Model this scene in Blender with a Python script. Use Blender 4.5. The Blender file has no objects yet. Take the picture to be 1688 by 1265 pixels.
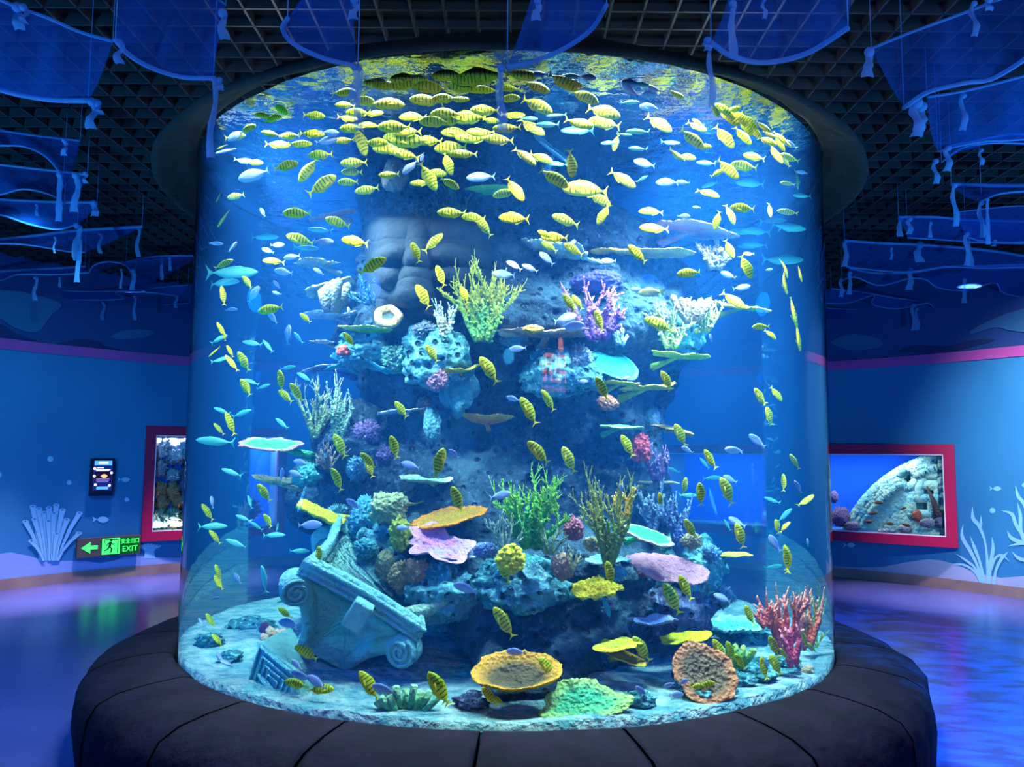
import bpy, math, random
import numpy as np
from mathutils import Vector, Matrix
from mathutils.bvhtree import BVHTree

C = bpy.context.scene.collection
PI = math.pi
# ------------------------------------------------------------------ camera
F = 1337.2; PITCH = 0.08823; ROLL = 0.00743
EYE = Vector((0.0, 0.0, 1.55))
FWD = Vector((0, math.cos(PITCH), math.sin(PITCH)))
_U0 = Vector((0, -math.sin(PITCH), math.cos(PITCH))); _R0 = Vector((1, 0, 0))
RIGHT = _R0 * math.cos(ROLL) + _U0 * math.sin(ROLL)
UP = _U0 * math.cos(ROLL) - _R0 * math.sin(ROLL)
cam_data = bpy.data.cameras.new('camera')
cam_data.lens = F / 1688 * 36; cam_data.sensor_width = 36; cam_data.sensor_fit = 'HORIZONTAL'
cam_data.clip_end = 60
cam = bpy.data.objects.new('camera', cam_data); C.objects.link(cam)
m = Matrix((RIGHT, UP, -FWD)).transposed().to_4x4(); m.translation = EYE
cam.matrix_world = m
bpy.context.scene.camera = cam
# ------------------------------------------------------------------ view, world
sc = bpy.context.scene
sc.view_settings.view_transform = 'Standard'; sc.view_settings.look = 'None'
sc.view_settings.gamma = 1; sc.view_settings.use_curve_mapping = False
sc.view_settings.exposure = 0.0
sc.cycles.max_bounces = 6; sc.cycles.diffuse_bounces = 2; sc.cycles.glossy_bounces = 3
sc.cycles.transparent_max_bounces = 24; sc.cycles.transmission_bounces = 2; sc.cycles.volume_bounces = 1
sc.cycles.caustics_reflective = False; sc.cycles.caustics_refractive = False
sc.cycles.sample_clamp_indirect = 3.0; sc.cycles.sample_clamp_direct = 20
w = bpy.data.worlds.new('world'); bpy.context.scene.world = w; w.use_nodes = True
w.node_tree.nodes['Background'].inputs[0].default_value = (0.01, 0.03, 0.12, 1)
w.node_tree.nodes['Background'].inputs[1].default_value = 0.25
# the place: round room, tank in its middle
CX, CY = -0.022, 5.417
R = 2.0; Z_BED = 0.427; Z_TOP = 3.333; R_ROOM = 6.88; Z_CEIL = 3.78

def area(name, loc, target, size, energy, color, spread=PI, shape='DISK', size_y=None):
    l = bpy.data.lights.new(name, 'AREA'); l.shape = shape; l.size = size
    if size_y: l.size_y = size_y
    l.energy = energy; l.color = color; l.spread = spread
    o = bpy.data.objects.new(name, l); C.objects.link(o); o.location = loc
    o.rotation_euler = (Vector(target) - Vector(loc)).to_track_quat('-Z', 'Y').to_euler()
    return o
def spot(name, loc, target, energy, color, angle, blend=.6, radius=.08):
    l = bpy.data.lights.new(name, 'SPOT'); l.spot_size = angle; l.spot_blend = blend; l.shadow_soft_size = radius
    l.energy = energy; l.color = color
    o = bpy.data.objects.new(name, l); C.objects.link(o); o.location = loc
    o.rotation_euler = (Vector(target) - Vector(loc)).to_track_quat('-Z', 'Y').to_euler()
    return o
# lamp bars over the open top of the tank, hidden above the rim
COOL = (.86, .95, 1.0)
area('tank_lamp_front', (CX + .62, 3.80, 3.44), (CX + .55, 4.05, .4), 1.0, 76, COOL, math.radians(124), shape='RECTANGLE', size_y=.16)
area('tank_lamp_low_front', (CX - .5, 3.80, 3.44), (CX - .5, 4.05, .4), .8, 22, COOL, math.radians(124), shape='RECTANGLE', size_y=.16)
area('tank_lamp_west', (CX - 1.35, 4.35, 3.46), (CX - .7, 4.6, 0.4), .5, 72, COOL, math.radians(96))
area('tank_lamp_east', (CX + 1.35, 4.35, 3.46), (CX + .7, 4.6, 0.4), .5, 92, COOL, math.radians(96))
area('tank_lamp_back_west', (CX - 1.45, CY + .55, 3.46), (CX - .8, CY + .3, 0.4), .5, 52, (.75, .92, 1.0), math.radians(96))
area('tank_lamp_back_east', (CX + 1.3, CY + .75, 3.46), (CX + .8, CY + .4, 0.4), .5, 52, (.75, .92, 1.0), math.radians(96))
# fill lamps added at the canopy lip to brighten the fish from the front
for a_, e_ in ((-138, 480), (-114, 400), (-90, 330), (-66, 400), (-42, 420)):
    t_ = math.radians(a_); c_, s_ = math.cos(t_), math.sin(t_)
    spot('added_fill_spot', (CX + 2.19 * c_, CY + 2.19 * s_, 3.17), (CX + 1.15 * c_, CY + 1.15 * s_, .9), e_, (.93, .98, 1.0), math.radians(62), .8, .05)
# room lamps: deep blue floods high in the room, pale washers by the walls
for a_, e_ in ((198, 55), (-18, 45), (236, 60), (-56, 50)):
    t_ = math.radians(a_)
    area('blue_flood', (CX + 4.6 * math.cos(t_), CY + 4.6 * math.sin(t_), 2.85), (CX + 3.9 * math.cos(t_), CY + 3.9 * math.sin(t_), 0), .5, e_ * 1.1, (.0, .12, 1.0))
area('blue_uplight_west', (-3.6, 2.6, 1.2), (-4.0, 5.6, 4), .28, 190, (.05, .50, 1.0))
area('blue_uplight_east', (3.6, 2.6, 1.2), (4.0, 5.6, 4), .28, 190, (.05, .50, 1.0))
area('blue_uplight_back', (0.0, -.9, 2.5), (0.0, .6, 4.4), .3, 115, (.05, .50, 1.0))
for a_, e_, c_ in ((147, 40, (1, .74, .84)), (138, 40, (1, .74, .84)), (129, 34, (1, .74, .84)), (41, 22, (1, .76, .84)), (33, 44, (1, .8, .84))):
    t_ = math.radians(a_)
    spot('wall_washer', (CX + 5.9 * math.cos(t_), CY + 5.9 * math.sin(t_), 3.55), (CX + 6.1 * math.cos(t_), CY + 6.1 * math.sin(t_), 0), e_ * 46, c_, math.radians(40), .9)
spot('wall_spot_east', (4.3, 6.2, 3.3), (6.1, 8.3, 1.9), 1500, (.85, .95, .9), math.radians(66), 1.0)
spot('wall_spot_west', (-3.6, 6.0, 3.3), (-5.9, 8.9, 1.0), 290, (.12, .66, 1.0), math.radians(95), 1.0)
# ripple projector over the floor on the seaweed side
pj = spot('ripple_projector', (2.9, 2.2, 3.5), (3.5, 5.3, 0), 8000, (.0, .34, 1.0), math.radians(50), .5, .01)
pj.data.use_nodes = True; t_ = pj.data.node_tree; em_ = t_.nodes['Emission']
tc_ = t_.nodes.new('ShaderNodeTexCoord'); nz_ = t_.nodes.new('ShaderNodeTexNoise'); nz_.inputs['Scale'].default_value = 13; nz_.inputs['Detail'].default_value = 4; nz_.inputs['Distortion'].default_value = 1.2
mp_ = t_.nodes.new('ShaderNodeMapping'); mp_.inputs['Scale'].default_value = (1.0, 3.2, 1); t_.links.new(tc_.outputs['Normal'], mp_.inputs[0]); t_.links.new(mp_.outputs[0], nz_.inputs['Vector'])
rp_ = t_.nodes.new('ShaderNodeValToRGB'); rp_.color_ramp.elements[0].position = .40; rp_.color_ramp.elements[0].color = (.0, .02, .12, 1); rp_.color_ramp.elements[1].position = .62; rp_.color_ramp.elements[1].color = (.25, .7, 1, 1)
t_.links.new(nz_.outputs[0], rp_.inputs[0]); t_.links.new(rp_.outputs[0], em_.inputs['Color'])

# ------------------------------------------------------------------ pixel rays
def ray(px, py):
    d = FWD + RIGHT * ((px - 844) / F) - UP * ((py - 632.5) / F)
    return d.normalized()
def PY(px, py, Y):
    d = ray(px, py); return EYE + d * ((Y - EYE.y) / d.y)
def PZ(px, py, Z):
    d = ray(px, py); return EYE + d * ((Z - EYE.z) / d.z)
def circ(px, py, rad, far=True):
    d = ray(px, py); ox, oy = EYE.x - CX, EYE.y - CY
    a = d.x ** 2 + d.y ** 2; b = 2 * (ox * d.x + oy * d.y); c = ox * ox + oy * oy - rad * rad
    q = b * b - 4 * a * c
    if q < 0: return None
    t = (-b + (1 if far else -1) * math.sqrt(q)) / (2 * a)
    return EYE + d * t
def PW(px, py, off=0.0):
    return circ(px, py, R_ROOM - off, True)
def wall_ang(p): return math.atan2(p.y - CY, p.x - CX)
def depth(p): return (p - EYE).dot(FWD)

# ------------------------------------------------------------------ noise
def _h(i, j, k, s):
    n = (i * 374761393 + j * 668265263 + k * 2147483647 + s * 974634777) & 0xffffffff
    n = ((n ^ (n >> 13)) * 1274126177) & 0xffffffff
    n = ((n ^ (n >> 16)) * 2246822519) & 0xffffffff
    return ((n ^ (n >> 15)) & 0xffffff) / float(0xffffff)
def vnoise(P, s=0):
    P = np.asarray(P, float); i = np.floor(P).astype(np.int64); f = P - i; f = f * f * (3 - 2 * f)
    r = 0
    for a in (0, 1):
        for b in (0, 1):
            for c in (0, 1):
                wt = (f[:, 0] if a else 1 - f[:, 0]) * (f[:, 1] if b else 1 - f[:, 1]) * (f[:, 2] if c else 1 - f[:, 2])
                r = r + wt * _h(i[:, 0] + a, i[:, 1] + b, i[:, 2] + c, s)
    return r * 2 - 1
def fbm(P, o=4, s=0):
    r = 0; a = 1.0; P = np.asarray(P, float)
    for k in range(o): r = r + a * vnoise(P * (2.03 ** k), s + k); a *= .5
    return r
def worley(P, s=0):
    P = np.asarray(P, float); i = np.floor(P).astype(np.int64); best = np.full(len(P), 9.0)
    for a in (-1, 0, 1):
        for b in (-1, 0, 1):
            for c in (-1, 0, 1):
                q = i + np.array([a, b, c])
                o = np.stack([_h(q[:, 0], q[:, 1], q[:, 2], s + t) for t in (11, 23, 37)], 1)
                best = np.minimum(best, (((q + o) - P) ** 2).sum(1))
    return np.sqrt(best)

# ------------------------------------------------------------------ mesh helpers
def link(name, me, mat=None, parent=None, smooth=True, attr=None):
    if mat is not None and not me.materials: me.materials.append(mat)
    if smooth: me.shade_smooth()
    o = bpy.data.objects.new(name, me); C.objects.link(o)
    if parent is not None: o.parent = parent
    return o
def mesh(name, V, Fs, attr=None):
    me = bpy.data.meshes.new(name)
    me.from_pydata([tuple(v) for v in np.asarray(V, float)] if not isinstance(V, list) else [tuple(v) for v in V], [], [tuple(int(i) for i in f) for f in Fs])
    if attr is not None:
        for k, vals in attr.items():
            a = me.attributes.new(k, 'FLOAT', 'POINT'); a.data.foreach_set('value', np.asarray(vals, np.float32))
    me.update(); return me
def grid_faces(nu, nv, wrap_u=False, wrap_v=False, off=0):
    out = []
    for i in range(nu if wrap_u else nu - 1):
        for j in range(nv if wrap_v else nv - 1):
            a = i * nv + j; b = ((i + 1) % nu) * nv + j; c = ((i + 1) % nu) * nv + (j + 1) % nv; d = i * nv + (j + 1) % nv
            out.append((a + off, b + off, c + off, d + off))
    return out
class MB:
    def __init__(s): s.V = []; s.F = []; s.A = []
    def add(s, V, Fs, a=None):
        n = len(s.V); s.V += [tuple(v) for v in V]; s.F += [tuple(i + n for i in f) for f in Fs]
        s.A += list(a) if a is not None else [0.0] * len(V)
    def box(s, c, d, M=None):
        x, y, z = d[0] / 2, d[1] / 2, d[2] / 2
        V = [Vector((sx * x, sy * y, sz * z)) for sx in (-1, 1) for sy in (-1, 1) for sz in (-1, 1)]
        if M is not None: V = [M @ v for v in V]
        V = [v + Vector(c) for v in V]
        s.add(V, [(0, 1, 3, 2), (4, 6, 7, 5), (0, 4, 5, 1), (2, 3, 7, 6), (0, 2, 6, 4), (1, 5, 7, 3)])
    def tube(s, pts, rad, n=6, cap=True, attr=None, flat=None):
        P = [Vector(p) for p in pts]
        if not hasattr(rad, '__len__'): rad = [rad] * len(P)
        t = (P[1] - P[0]).normalized(); ref = Vector((0, 0, 1)) if abs(t.z) < .9 else Vector((1, 0, 0))
        u = t.cross(ref).normalized(); V = []
        for i, p in enumerate(P):
            t2 = (P[min(i + 1, len(P) - 1)] - P[max(i - 1, 0)]).normalized()
            u = (u - t2 * u.dot(t2)); u = u.normalized() if u.length > 1e-6 else t2.orthogonal().normalized(); v = t2.cross(u)
            for k in range(n):
                a = 2 * PI * k / n
                V.append(p + u * (math.cos(a) * rad[i]) + v * (math.sin(a) * rad[i] * (flat or 1)))
        Fs = [(i * n + k, i * n + (k + 1) % n, (i + 1) * n + (k + 1) % n, (i + 1) * n + k) for i in range(len(P) - 1) for k in range(n)]
        if cap:
            V.append(P[-1] + (P[-1] - P[-2]).normalized() * rad[-1] * .8); c = len(V) - 1; b = (len(P) - 1) * n
            Fs += [(b + k, b + (k + 1) % n, c) for k in range(n)]
            V.append(P[0]); c2 = len(V) - 1; Fs += [((k + 1) % n, k, c2) for k in range(n)]
        A = None
        if attr is not None:
            A = [attr[i] for i in range(len(P)) for _ in range(n)]
            A += [attr[-1], attr[0]] if cap else []
        s.add(V, Fs, A)
    def build(s, name, mat, parent=None, smooth=True):
        return link(name, mesh(name, s.V, s.F, {'t': s.A}), mat, parent, smooth)
def tag(o, label=None, cat=None, group=None, kind=None):
    if label: o['label'] = label
    if cat: o['category'] = cat
    if group: o['group'] = group
    if kind: o['kind'] = kind
    return o
def empty(name, loc, label=None, cat=None, group=None, kind=None):
    o = bpy.data.objects.new(name, None); C.objects.link(o); o.location = loc; o.empty_display_size = .05
    return tag(o, label, cat, group, kind)
def reparent_local(o, root):
    """the mesh of o was made in world space: make it local to the root"""
    o.data.transform(Matrix.Translation(-Vector(root.location)))
def smooth_path(pts, n):
    """Catmull-Rom through 2-D or 3-D points"""
    P = [Vector(p) for p in pts]; P = [P[0] * 2 - P[1]] + P + [P[-1] * 2 - P[-2]]; out = []
    m_ = len(P) - 3
    for k in range(n):
        x = k / (n - 1) * m_; i = min(int(x), m_ - 1); t = x - i; a, b, c, d = P[i:i + 4]
        out.append(.5 * ((2 * b) + (c - a) * t + (2 * a - 5 * b + 4 * c - d) * t * t + (3 * b - 3 * c + d - a) * t ** 3))
    return out

# ------------------------------------------------------------------ materials
def nt(name):
    m_ = bpy.data.materials.new(name); m_.use_nodes = True; t = m_.node_tree; t.nodes.clear()
    o = t.nodes.new('ShaderNodeOutputMaterial'); return m_, t, o
def N(t, ty, **k):
    n = t.nodes.new(ty)
    for a, v in k.items():
        if a.startswith('i_'): n.inputs[a[2:].replace('_', ' ')].default_value = v
        else: setattr(n, a, v)
    return n
def L(t, a, b): t.links.new(a, b)
def c4(c): return (c[0], c[1], c[2], 1)
def srgb(h):
    if isinstance(h, str): h = [int(h[i:i + 2], 16) / 255 for i in (0, 2, 4)]
    return tuple(x / 12.92 if x <= .04045 else ((x + .055) / 1.055) ** 2.4 for x in h)
def pmat(name, col, rough=.6, bump=0, scale=20, col2=None, cscale=4, spec=.3, emit=None, estr=0, metal=0, attr_col=None, vor=0, vscale=14, sub=0, coords='Object'):
    m_, t, o = nt(name); b = N(t, 'ShaderNodeBsdfPrincipled'); L(t, b.outputs[0], o.inputs[0])
    b.inputs['Base Color'].default_value = c4(col); b.inputs['Roughness'].default_value = rough
    b.inputs['Specular IOR Level'].default_value = spec; b.inputs['Metallic'].default_value = metal
    tc = N(t, 'ShaderNodeTexCoord'); co = tc.outputs[coords]
    cs = None
    if col2:
        n = N(t, 'ShaderNodeTexNoise'); n.inputs['Scale'].default_value = cscale; n.inputs['Detail'].default_value = 4; L(t, co, n.inputs['Vector'])
        r = N(t, 'ShaderNodeValToRGB'); r.color_ramp.elements[0].position = .38; r.color_ramp.elements[1].position = .62
        r.color_ramp.elements[0].color = c4(col); r.color_ramp.elements[1].color = c4(col2)
        L(t, n.outputs[0], r.inputs[0]); cs = r.outputs[0]
    if attr_col:  # (rim colour, start, end): the thing's own colour towards its rim or its branch tips
        a = N(t, 'ShaderNodeAttribute', attribute_name='t'); mr = N(t, 'ShaderNodeMapRange'); L(t, a.outputs['Fac'], mr.inputs[0])
        mr.inputs[1].default_value = attr_col[1]; mr.inputs[2].default_value = attr_col[2]
        mx = N(t, 'ShaderNodeMix', data_type='RGBA'); L(t, mr.outputs[0], mx.inputs[0])
        mx.inputs[7].default_value = c4(attr_col[0])
        if cs: L(t, cs, mx.inputs[6])
        else: mx.inputs[6].default_value = c4(col)
        cs = mx.outputs[2]
    if cs: L(t, cs, b.inputs['Base Color'])
    if bump:
        n = N(t, 'ShaderNodeTexNoise'); n.inputs['Scale'].default_value = scale; n.inputs['Detail'].default_value = 5; L(t, co, n.inputs['Vector'])
        h_ = n.outputs[0]
        if vor:
            v = N(t, 'ShaderNodeTexVoronoi'); v.inputs['Scale'].default_value = vscale; L(t, co, v.inputs['Vector'])
            mm = N(t, 'ShaderNodeMath', operation='MULTIPLY_ADD'); L(t, v.outputs['Distance'], mm.inputs[0]); mm.inputs[1].default_value = vor; L(t, h_, mm.inputs[2]); h_ = mm.outputs[0]
        bp = N(t, 'ShaderNodeBump'); bp.inputs['Strength'].default_value = 1; bp.inputs['Distance'].default_value = bump; L(t, h_, bp.inputs['Height']); L(t, bp.outputs[0], b.inputs['Normal'])
    if emit:
        b.inputs['Emission Color'].default_value = c4(emit); b.inputs['Emission Strength'].default_value = estr
    return m_
def emat(name, col, s):
    m_, t, o = nt(name); e = N(t, 'ShaderNodeEmission'); e.inputs[0].default_value = c4(col); e.inputs[1].default_value = s
    L(t, e.outputs[0], o.inputs[0]); return m_
def glassmat(name, tint=(1, 1, 1), ior=1.25, rough=.02, extra=.0, bump=0):
    """clear pane: straight-through transmission with a Fresnel sheen"""
    m_, t, o = nt(name); tr = N(t, 'ShaderNodeBsdfTransparent'); tr.inputs[0].default_value = c4(tint)
    g = N(t, 'ShaderNodeBsdfGlossy'); g.inputs['Roughness'].default_value = rough
    fr = N(t, 'ShaderNodeFresnel'); fr.inputs[0].default_value = ior
    mx = N(t, 'ShaderNodeMixShader'); L(t, fr.outputs[0], mx.inputs[0]); L(t, tr.outputs[0], mx.inputs[1]); L(t, g.outputs[0], mx.inputs[2])
    L(t, mx.outputs[0], o.inputs[0])
    return m_
# ================================================================== ROOM
M_wall = pmat('wall_paint', srgb('2f78b0'), .6, col2=srgb('286da6'), cscale=.6, spec=.2)
M_dark = pmat('black_void', (.006, .007, .012), .9)
M_grid = pmat('ceiling_grid_paint', (.016, .017, .024), .5)
M_floor = pmat('floor_resin', srgb('444a86'), .22, bump=.002, scale=3, col2=srgb('3c427c'), cscale=1.2, spec=.6)
M_base = pmat('baseboard_wood', srgb('8c7472'), .5, col2=srgb('7a6468'), cscale=3)
M_band = pmat('band_paint', srgb('b0489a'), .5)
M_frieze = pmat('frieze_paint', srgb('1c3c7c'), .7)
M_frieze2 = pmat('frieze_wave_paint', srgb('26588c'), .7)
M_frieze3 = pmat('frieze_dark_wave_paint', srgb('16285c'), .7)

def pix_win(x0, x1):  # angles on the wall of two pixel columns at the window height
    return wall_ang(PW(x0, 800)), wall_ang(PW(x1, 800))
WL = pix_win(246, 470); WR = pix_win(1090, 1566)   # west and east window (angles fall towards the east)
WZ = (0.62, 1.42)
def zpix(px, py): return PW(px, py).z
Z_BAND = zpix(0, 568)
print('window z:', zpix(250, 888), zpix(250, 712), zpix(1565, 890), zpix(1565, 742), zpix(1380, 742), zpix(1380, 870), 'band', zpix(0, 568), zpix(300, 600), zpix(1680, 575), zpix(1380, 602),
      'floorline', zpix(0, 972), zpix(290, 942), zpix(1380, 952), zpix(1688, 990), 'tv', WL, WR)
WZL = (.46, 1.87); WZR = (.52, 1.70)
def wall_part(name, a0, a1, mat, z0, z1, r=R_ROOM, hole=None, nz=24, label=None):
    """curved wall from angle a0 to a1 with an optional opening (a,b,za,zb)"""
    na = max(8, int(abs(a1 - a0) / .03)); A = list(np.linspace(a0, a1, na)); Z = list(np.linspace(z0, z1, nz))
    if hole:
        A = sorted(set(A) | {hole[0], hole[1]}); Z = sorted(set(Z) | {hole[2], hole[3]})
    V = [(CX + r * math.cos(a), CY + r * math.sin(a), z) for a in A for z in Z]; Fs = []
    for i in range(len(A) - 1):
        for j in range(len(Z) - 1):
            am, zm = (A[i] + A[i + 1]) / 2, (Z[j] + Z[j + 1]) / 2
            if hole and hole[0] < am < hole[1] and hole[2] < zm < hole[3]: continue
            n = len(Z); Fs.append((i * n + j, (i + 1) * n + j, (i + 1) * n + j + 1, i * n + j + 1))
    return tag(link(name, mesh(name, V, Fs), mat), kind='structure')
_mid = PI / 2
WL = pix_win(240, 466); WR = pix_win(1094, 1573); hl = (min(WL) + .012, max(WL) - .012, WZL[0] + .05, WZL[1] - .05); hr = (min(WR) + .012, max(WR) - .012, WZR[0] + .05, WZR[1] - .05)
wall_w = wall_part('wall_left', _mid, _mid + PI * .78, M_wall, 0, Z_BAND, hole=hl)
wall_e = wall_part('wall_right', _mid - PI * .78, _mid, M_wall, 0, Z_BAND, hole=hr)
wall_s = wall_part('wall_rear', _mid + PI * .78, _mid + PI * 1.22, M_wall, 0, Z_BAND)
wall_part('trim_1', _mid - PI, _mid + PI, M_band, Z_BAND - .05, Z_BAND + .07, r=R_ROOM - .03, nz=2)
wall_part('wall_upper', _mid - PI, _mid + PI, M_frieze, Z_BAND, 4.35, r=R_ROOM + .02, nz=3)
wall_part('baseboard_round', _mid - PI, _mid + PI, M_base, 0, .12, r=R_ROOM - .025, nz=2)
def wall_poly(name, pts, off, mat, parent, label=None):
    """a flat painted shape: pixel outline laid on the curved wall"""
    import bmesh
    bm = bmesh.new(); q = [PW(x, y, off) for x, y in pts]; q = [(wall_ang(p), p.z) for p in q]
    try:
        f = bm.faces.new([bm.verts.new((a * 6.88, z, 0)) for a, z in q])
        bmesh.ops.triangulate(bm, faces=[f])
        w_ = max(a for a, z in q) - min(a for a, z in q)
        if w_ > .12:
            for k in range(int(w_ / .06)):
                a_ = (min(a for a, z in q) + (k + 1) * w_ / (int(w_ / .06) + 1)) * 6.88
                bmesh.ops.bisect_plane(bm, geom=bm.verts[:] + bm.edges[:] + bm.faces[:], plane_co=(a_, 0, 0), plane_no=(1, 0, 0))
        for v in bm.verts:
            a, z = v.co.x / 6.88, v.co.y; v.co = (CX + (R_ROOM - off) * math.cos(a), CY + (R_ROOM - off) * math.sin(a), z)
        me = bpy.data.meshes.new(name); bm.to_mesh(me)
    finally: bm.free()
    o = link(name, me, mat, parent, smooth=False)
    if label: o['label'] = label
    return o
# frieze waves
def band_poly(x0, x1, f0, f1, n=14):
    xs = [x0 + (x1 - x0) * k / (n - 1) for k in range(n)]
    return [(x, f0(x)) for x in xs] + [(x, f1(x)) for x in reversed(xs)]
# ceiling
def grid_ceiling():
    # black metal slats, open cells: one bar mesh per direction
    for nm, ax in (('ceiling', 0), ('ceiling', 1)):
        b = MB(); s_ = .168; k = -44
        while k <= 44:
            q = k * s_; h2 = 6.85 ** 2 - q * q
            if h2 > 0:
                h_ = math.sqrt(h2)
                segs = [(-h_, h_)]
                if False:
                    g = math.sqrt(1.85 ** 2 - q * q); segs = [(-h_, -g), (g, h_)]
                for s0, s1 in segs:
                    mid, ln = (s0 + s1) / 2, s1 - s0
                    b.box((CX + (q if ax else mid), CY + (mid if ax else q), Z_CEIL + .03), (.012, ln, .06) if ax else (ln, .012, .06))
            k += 1
        tag(b.build(nm, M_grid, smooth=False), kind='structure')
grid_ceiling()
def disc(name, r, z, mat, r0=0.0, n=96):
    if r0: V = [(CX + q * math.cos(2 * PI * k / n), CY + q * math.sin(2 * PI * k / n), z) for k in range(n) for q in (r0, r)]; Fs = [(2 * k, 2 * k + 1, (2 * k + 3) % (2 * n), (2 * k + 2) % (2 * n)) for k in range(n)]
    else: V = [(CX + r * math.cos(2 * PI * k / n), CY + r * math.sin(2 * PI * k / n), z) for k in range(n)]; Fs = [tuple(range(n))]
    return link(name, mesh(name, V, Fs), mat, smooth=False)
tag(disc('ceiling_slab', 7.7, 4.4, M_dark), kind='structure')
b = MB()   # ducts and pipes above the open ceiling
for k, (y_, z_, r_) in enumerate(((1.2, 4.2, .1), (2.6, 4.15, .16), (4.1, 4.2, .07), (6.5, 4.2, .12))):
    b = MB(); b.tube([(-6 + k * .4, y_, z_), (0, y_ + .1, z_), (6 - .3 * k, y_, z_)], r_, 14)
    tag(b.build('ceiling_duct', pmat('duct_paint', (.05, .05, .06), .45)), ('dark duct nearest the viewer above the grid ceiling', 'thickest dark duct above the grid ceiling', 'thin dark pipe above the grid ceiling over the tank edge', 'dark duct above the grid ceiling beyond the tank')[k], 'duct', 'ducts above the grid ceiling')
tag(disc('floor', 7.7, 0, M_floor), kind='structure')

# ---------------------------------------------------------------- canopy ring over the tank and the plinth below
M_ring = pmat('canopy_render', srgb('17171c'), .9, bump=.03, scale=6, col2=srgb('111115'), cscale=3)
M_plinth = pmat('plinth_rock', srgb('151020'), .8, bump=.05, scale=5, col2=srgb('0c0a16'), cscale=5, spec=.12)
def lathe(name, prof, mat, n=160, noise=0, seed=0, a0=0.0, a1=2 * PI, parent=None, nscale=3.0, closed=True):
    full = abs(a1 - a0 - 2 * PI) < 1e-6; A = np.linspace(a0, a1, n, endpoint=not full); m_ = len(prof); V = []
    for a in A:
        for r_, z_ in prof: V.append((CX + r_ * math.cos(a), CY + r_ * math.sin(a), z_))
    V = np.array(V)
    if noise:
        nn = fbm(V * nscale, 4, seed); c = np.array([CX, CY, .2]); d = V - c; d /= np.linalg.norm(d, axis=1)[:, None]
        V = V + d * (nn * noise)[:, None]
    Fs = grid_faces(len(A), m_, wrap_u=full, wrap_v=closed)
    if not full: Fs += [tuple(range(m_))[::-1], tuple((len(A) - 1) * m_ + j for j in range(m_))]
    return link(name, mesh(name, V, Fs), mat, parent)
ring = lathe('canopy_ring', [(2.0, 3.34), (2.07, 3.31), (2.14, 3.265), (2.2, 3.215), (2.23, 3.205), (2.245, 3.212), (2.235, 3.235), (2.15, 3.29), (2.03, 3.355), (2.03, 3.385), (2.003, 3.385)], M_ring, noise=.008, nscale=4)  # the short upper collar is added to stop lamp light leaking outward
tag(ring, 'dark grey plastered ring around the top rim of the cylindrical aquarium', 'canopy')
plinth = empty('plinth', (CX, CY, 0), 'low dark rock-textured stone ledge ringing the foot of the aquarium', 'ledge')
seg = 22
for k in range(seg):
    a0 = 2 * PI * (k + .35) / seg; a1 = a0 + 2 * PI / seg - .006
    o = lathe('slab', [(2.004, .0), (2.004, .43), (2.05, .44), (2.2, .43), (2.34, .41), (2.43, .37), (2.475, .31), (2.49, .2), (2.48, .1), (2.46, 0)], M_plinth, n=26, noise=.018, seed=3, a0=a0, a1=a1, nscale=3.5)
    reparent_local(o, plinth); o.parent = plinth

# ---------------------------------------------------------------- tank shell and water
M_acr = glassmat('acrylic', (.985, .995, 1.0), 1.22, .015)
M_edge = pmat('acrylic_edge', (.5, .8, .9), .3)
tank = empty('aquarium_tank', (CX, CY, Z_BED), 'huge clear cylindrical acrylic aquarium filled with blue water', 'aquarium')
def cyl(name, r, z0, z1, mat, caps=False, n=256):
    V = [(r * math.cos(2 * PI * k / n), r * math.sin(2 * PI * k / n), z - Z_BED) for k in range(n) for z in (z0, z1)]
    Fs = [(2 * k, (2 * k + 2) % (2 * n), (2 * k + 3) % (2 * n), 2 * k + 1) for k in range(n)]
    if caps: Fs += [tuple(2 * k for k in range(n))[::-1], tuple(2 * k + 1 for k in range(n))]
    return link(name, mesh(name, V, Fs), mat, tank)
cyl('acrylic_wall', R - .005, Z_BED - .03, Z_TOP + .08, M_acr)
m_, t_, o_ = nt('tank_water')
vs = N(t_, 'ShaderNodeVolumeScatter'); vs.inputs['Color'].default_value = (.03, .28, 1.0, 1); vs.inputs['Density'].default_value = .085; vs.inputs['Anisotropy'].default_value = .0
va = N(t_, 'ShaderNodeVolumeAbsorption'); va.inputs['Color'].default_value = (.0, .84, .98, 1); va.inputs['Density'].default_value = .19
ad = N(t_, 'ShaderNodeAddShader'); L(t_, vs.outputs[0], ad.inputs[0]); L(t_, va.outputs[0], ad.inputs[1]); L(t_, ad.outputs[0], o_.inputs['Volume'])
cyl('water', R - .014, Z_BED - .05, Z_TOP - .01, m_, caps=True)
# rippled underside of the water surface
m_, t_, o_ = nt('water_surface')
tr = N(t_, 'ShaderNodeBsdfTransparent'); tr.inputs[0].default_value = (.92, .97, 1, 1)
g = N(t_, 'ShaderNodeBsdfGlossy'); g.inputs['Roughness'].default_value = .05; g.inputs['Color'].default_value = (.85, .95, 1, 1)
fr = N(t_, 'ShaderNodeLayerWeight'); fr.inputs[0].default_value = .55
tc = N(t_, 'ShaderNodeTexCoord'); n1 = N(t_, 'ShaderNodeTexNoise'); n1.inputs['Scale'].default_value = 5.5; n1.inputs['Detail'].default_value = 4; L(t_, tc.outputs['Object'], n1.inputs['Vector'])
bp = N(t_, 'ShaderNodeBump'); bp.inputs['Distance'].default_value = .022; L(t_, n1.outputs[0], bp.inputs['Height']); L(t_, bp.outputs[0], g.inputs['Normal'])
mr = N(t_, 'ShaderNodeMapRange'); mr.inputs[1].default_value = .15; mr.inputs[2].default_value = .75; mr.inputs[3].default_value = .05; mr.inputs[4].default_value = .92
L(t_, fr.outputs['Facing'], mr.inputs[0])
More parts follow.
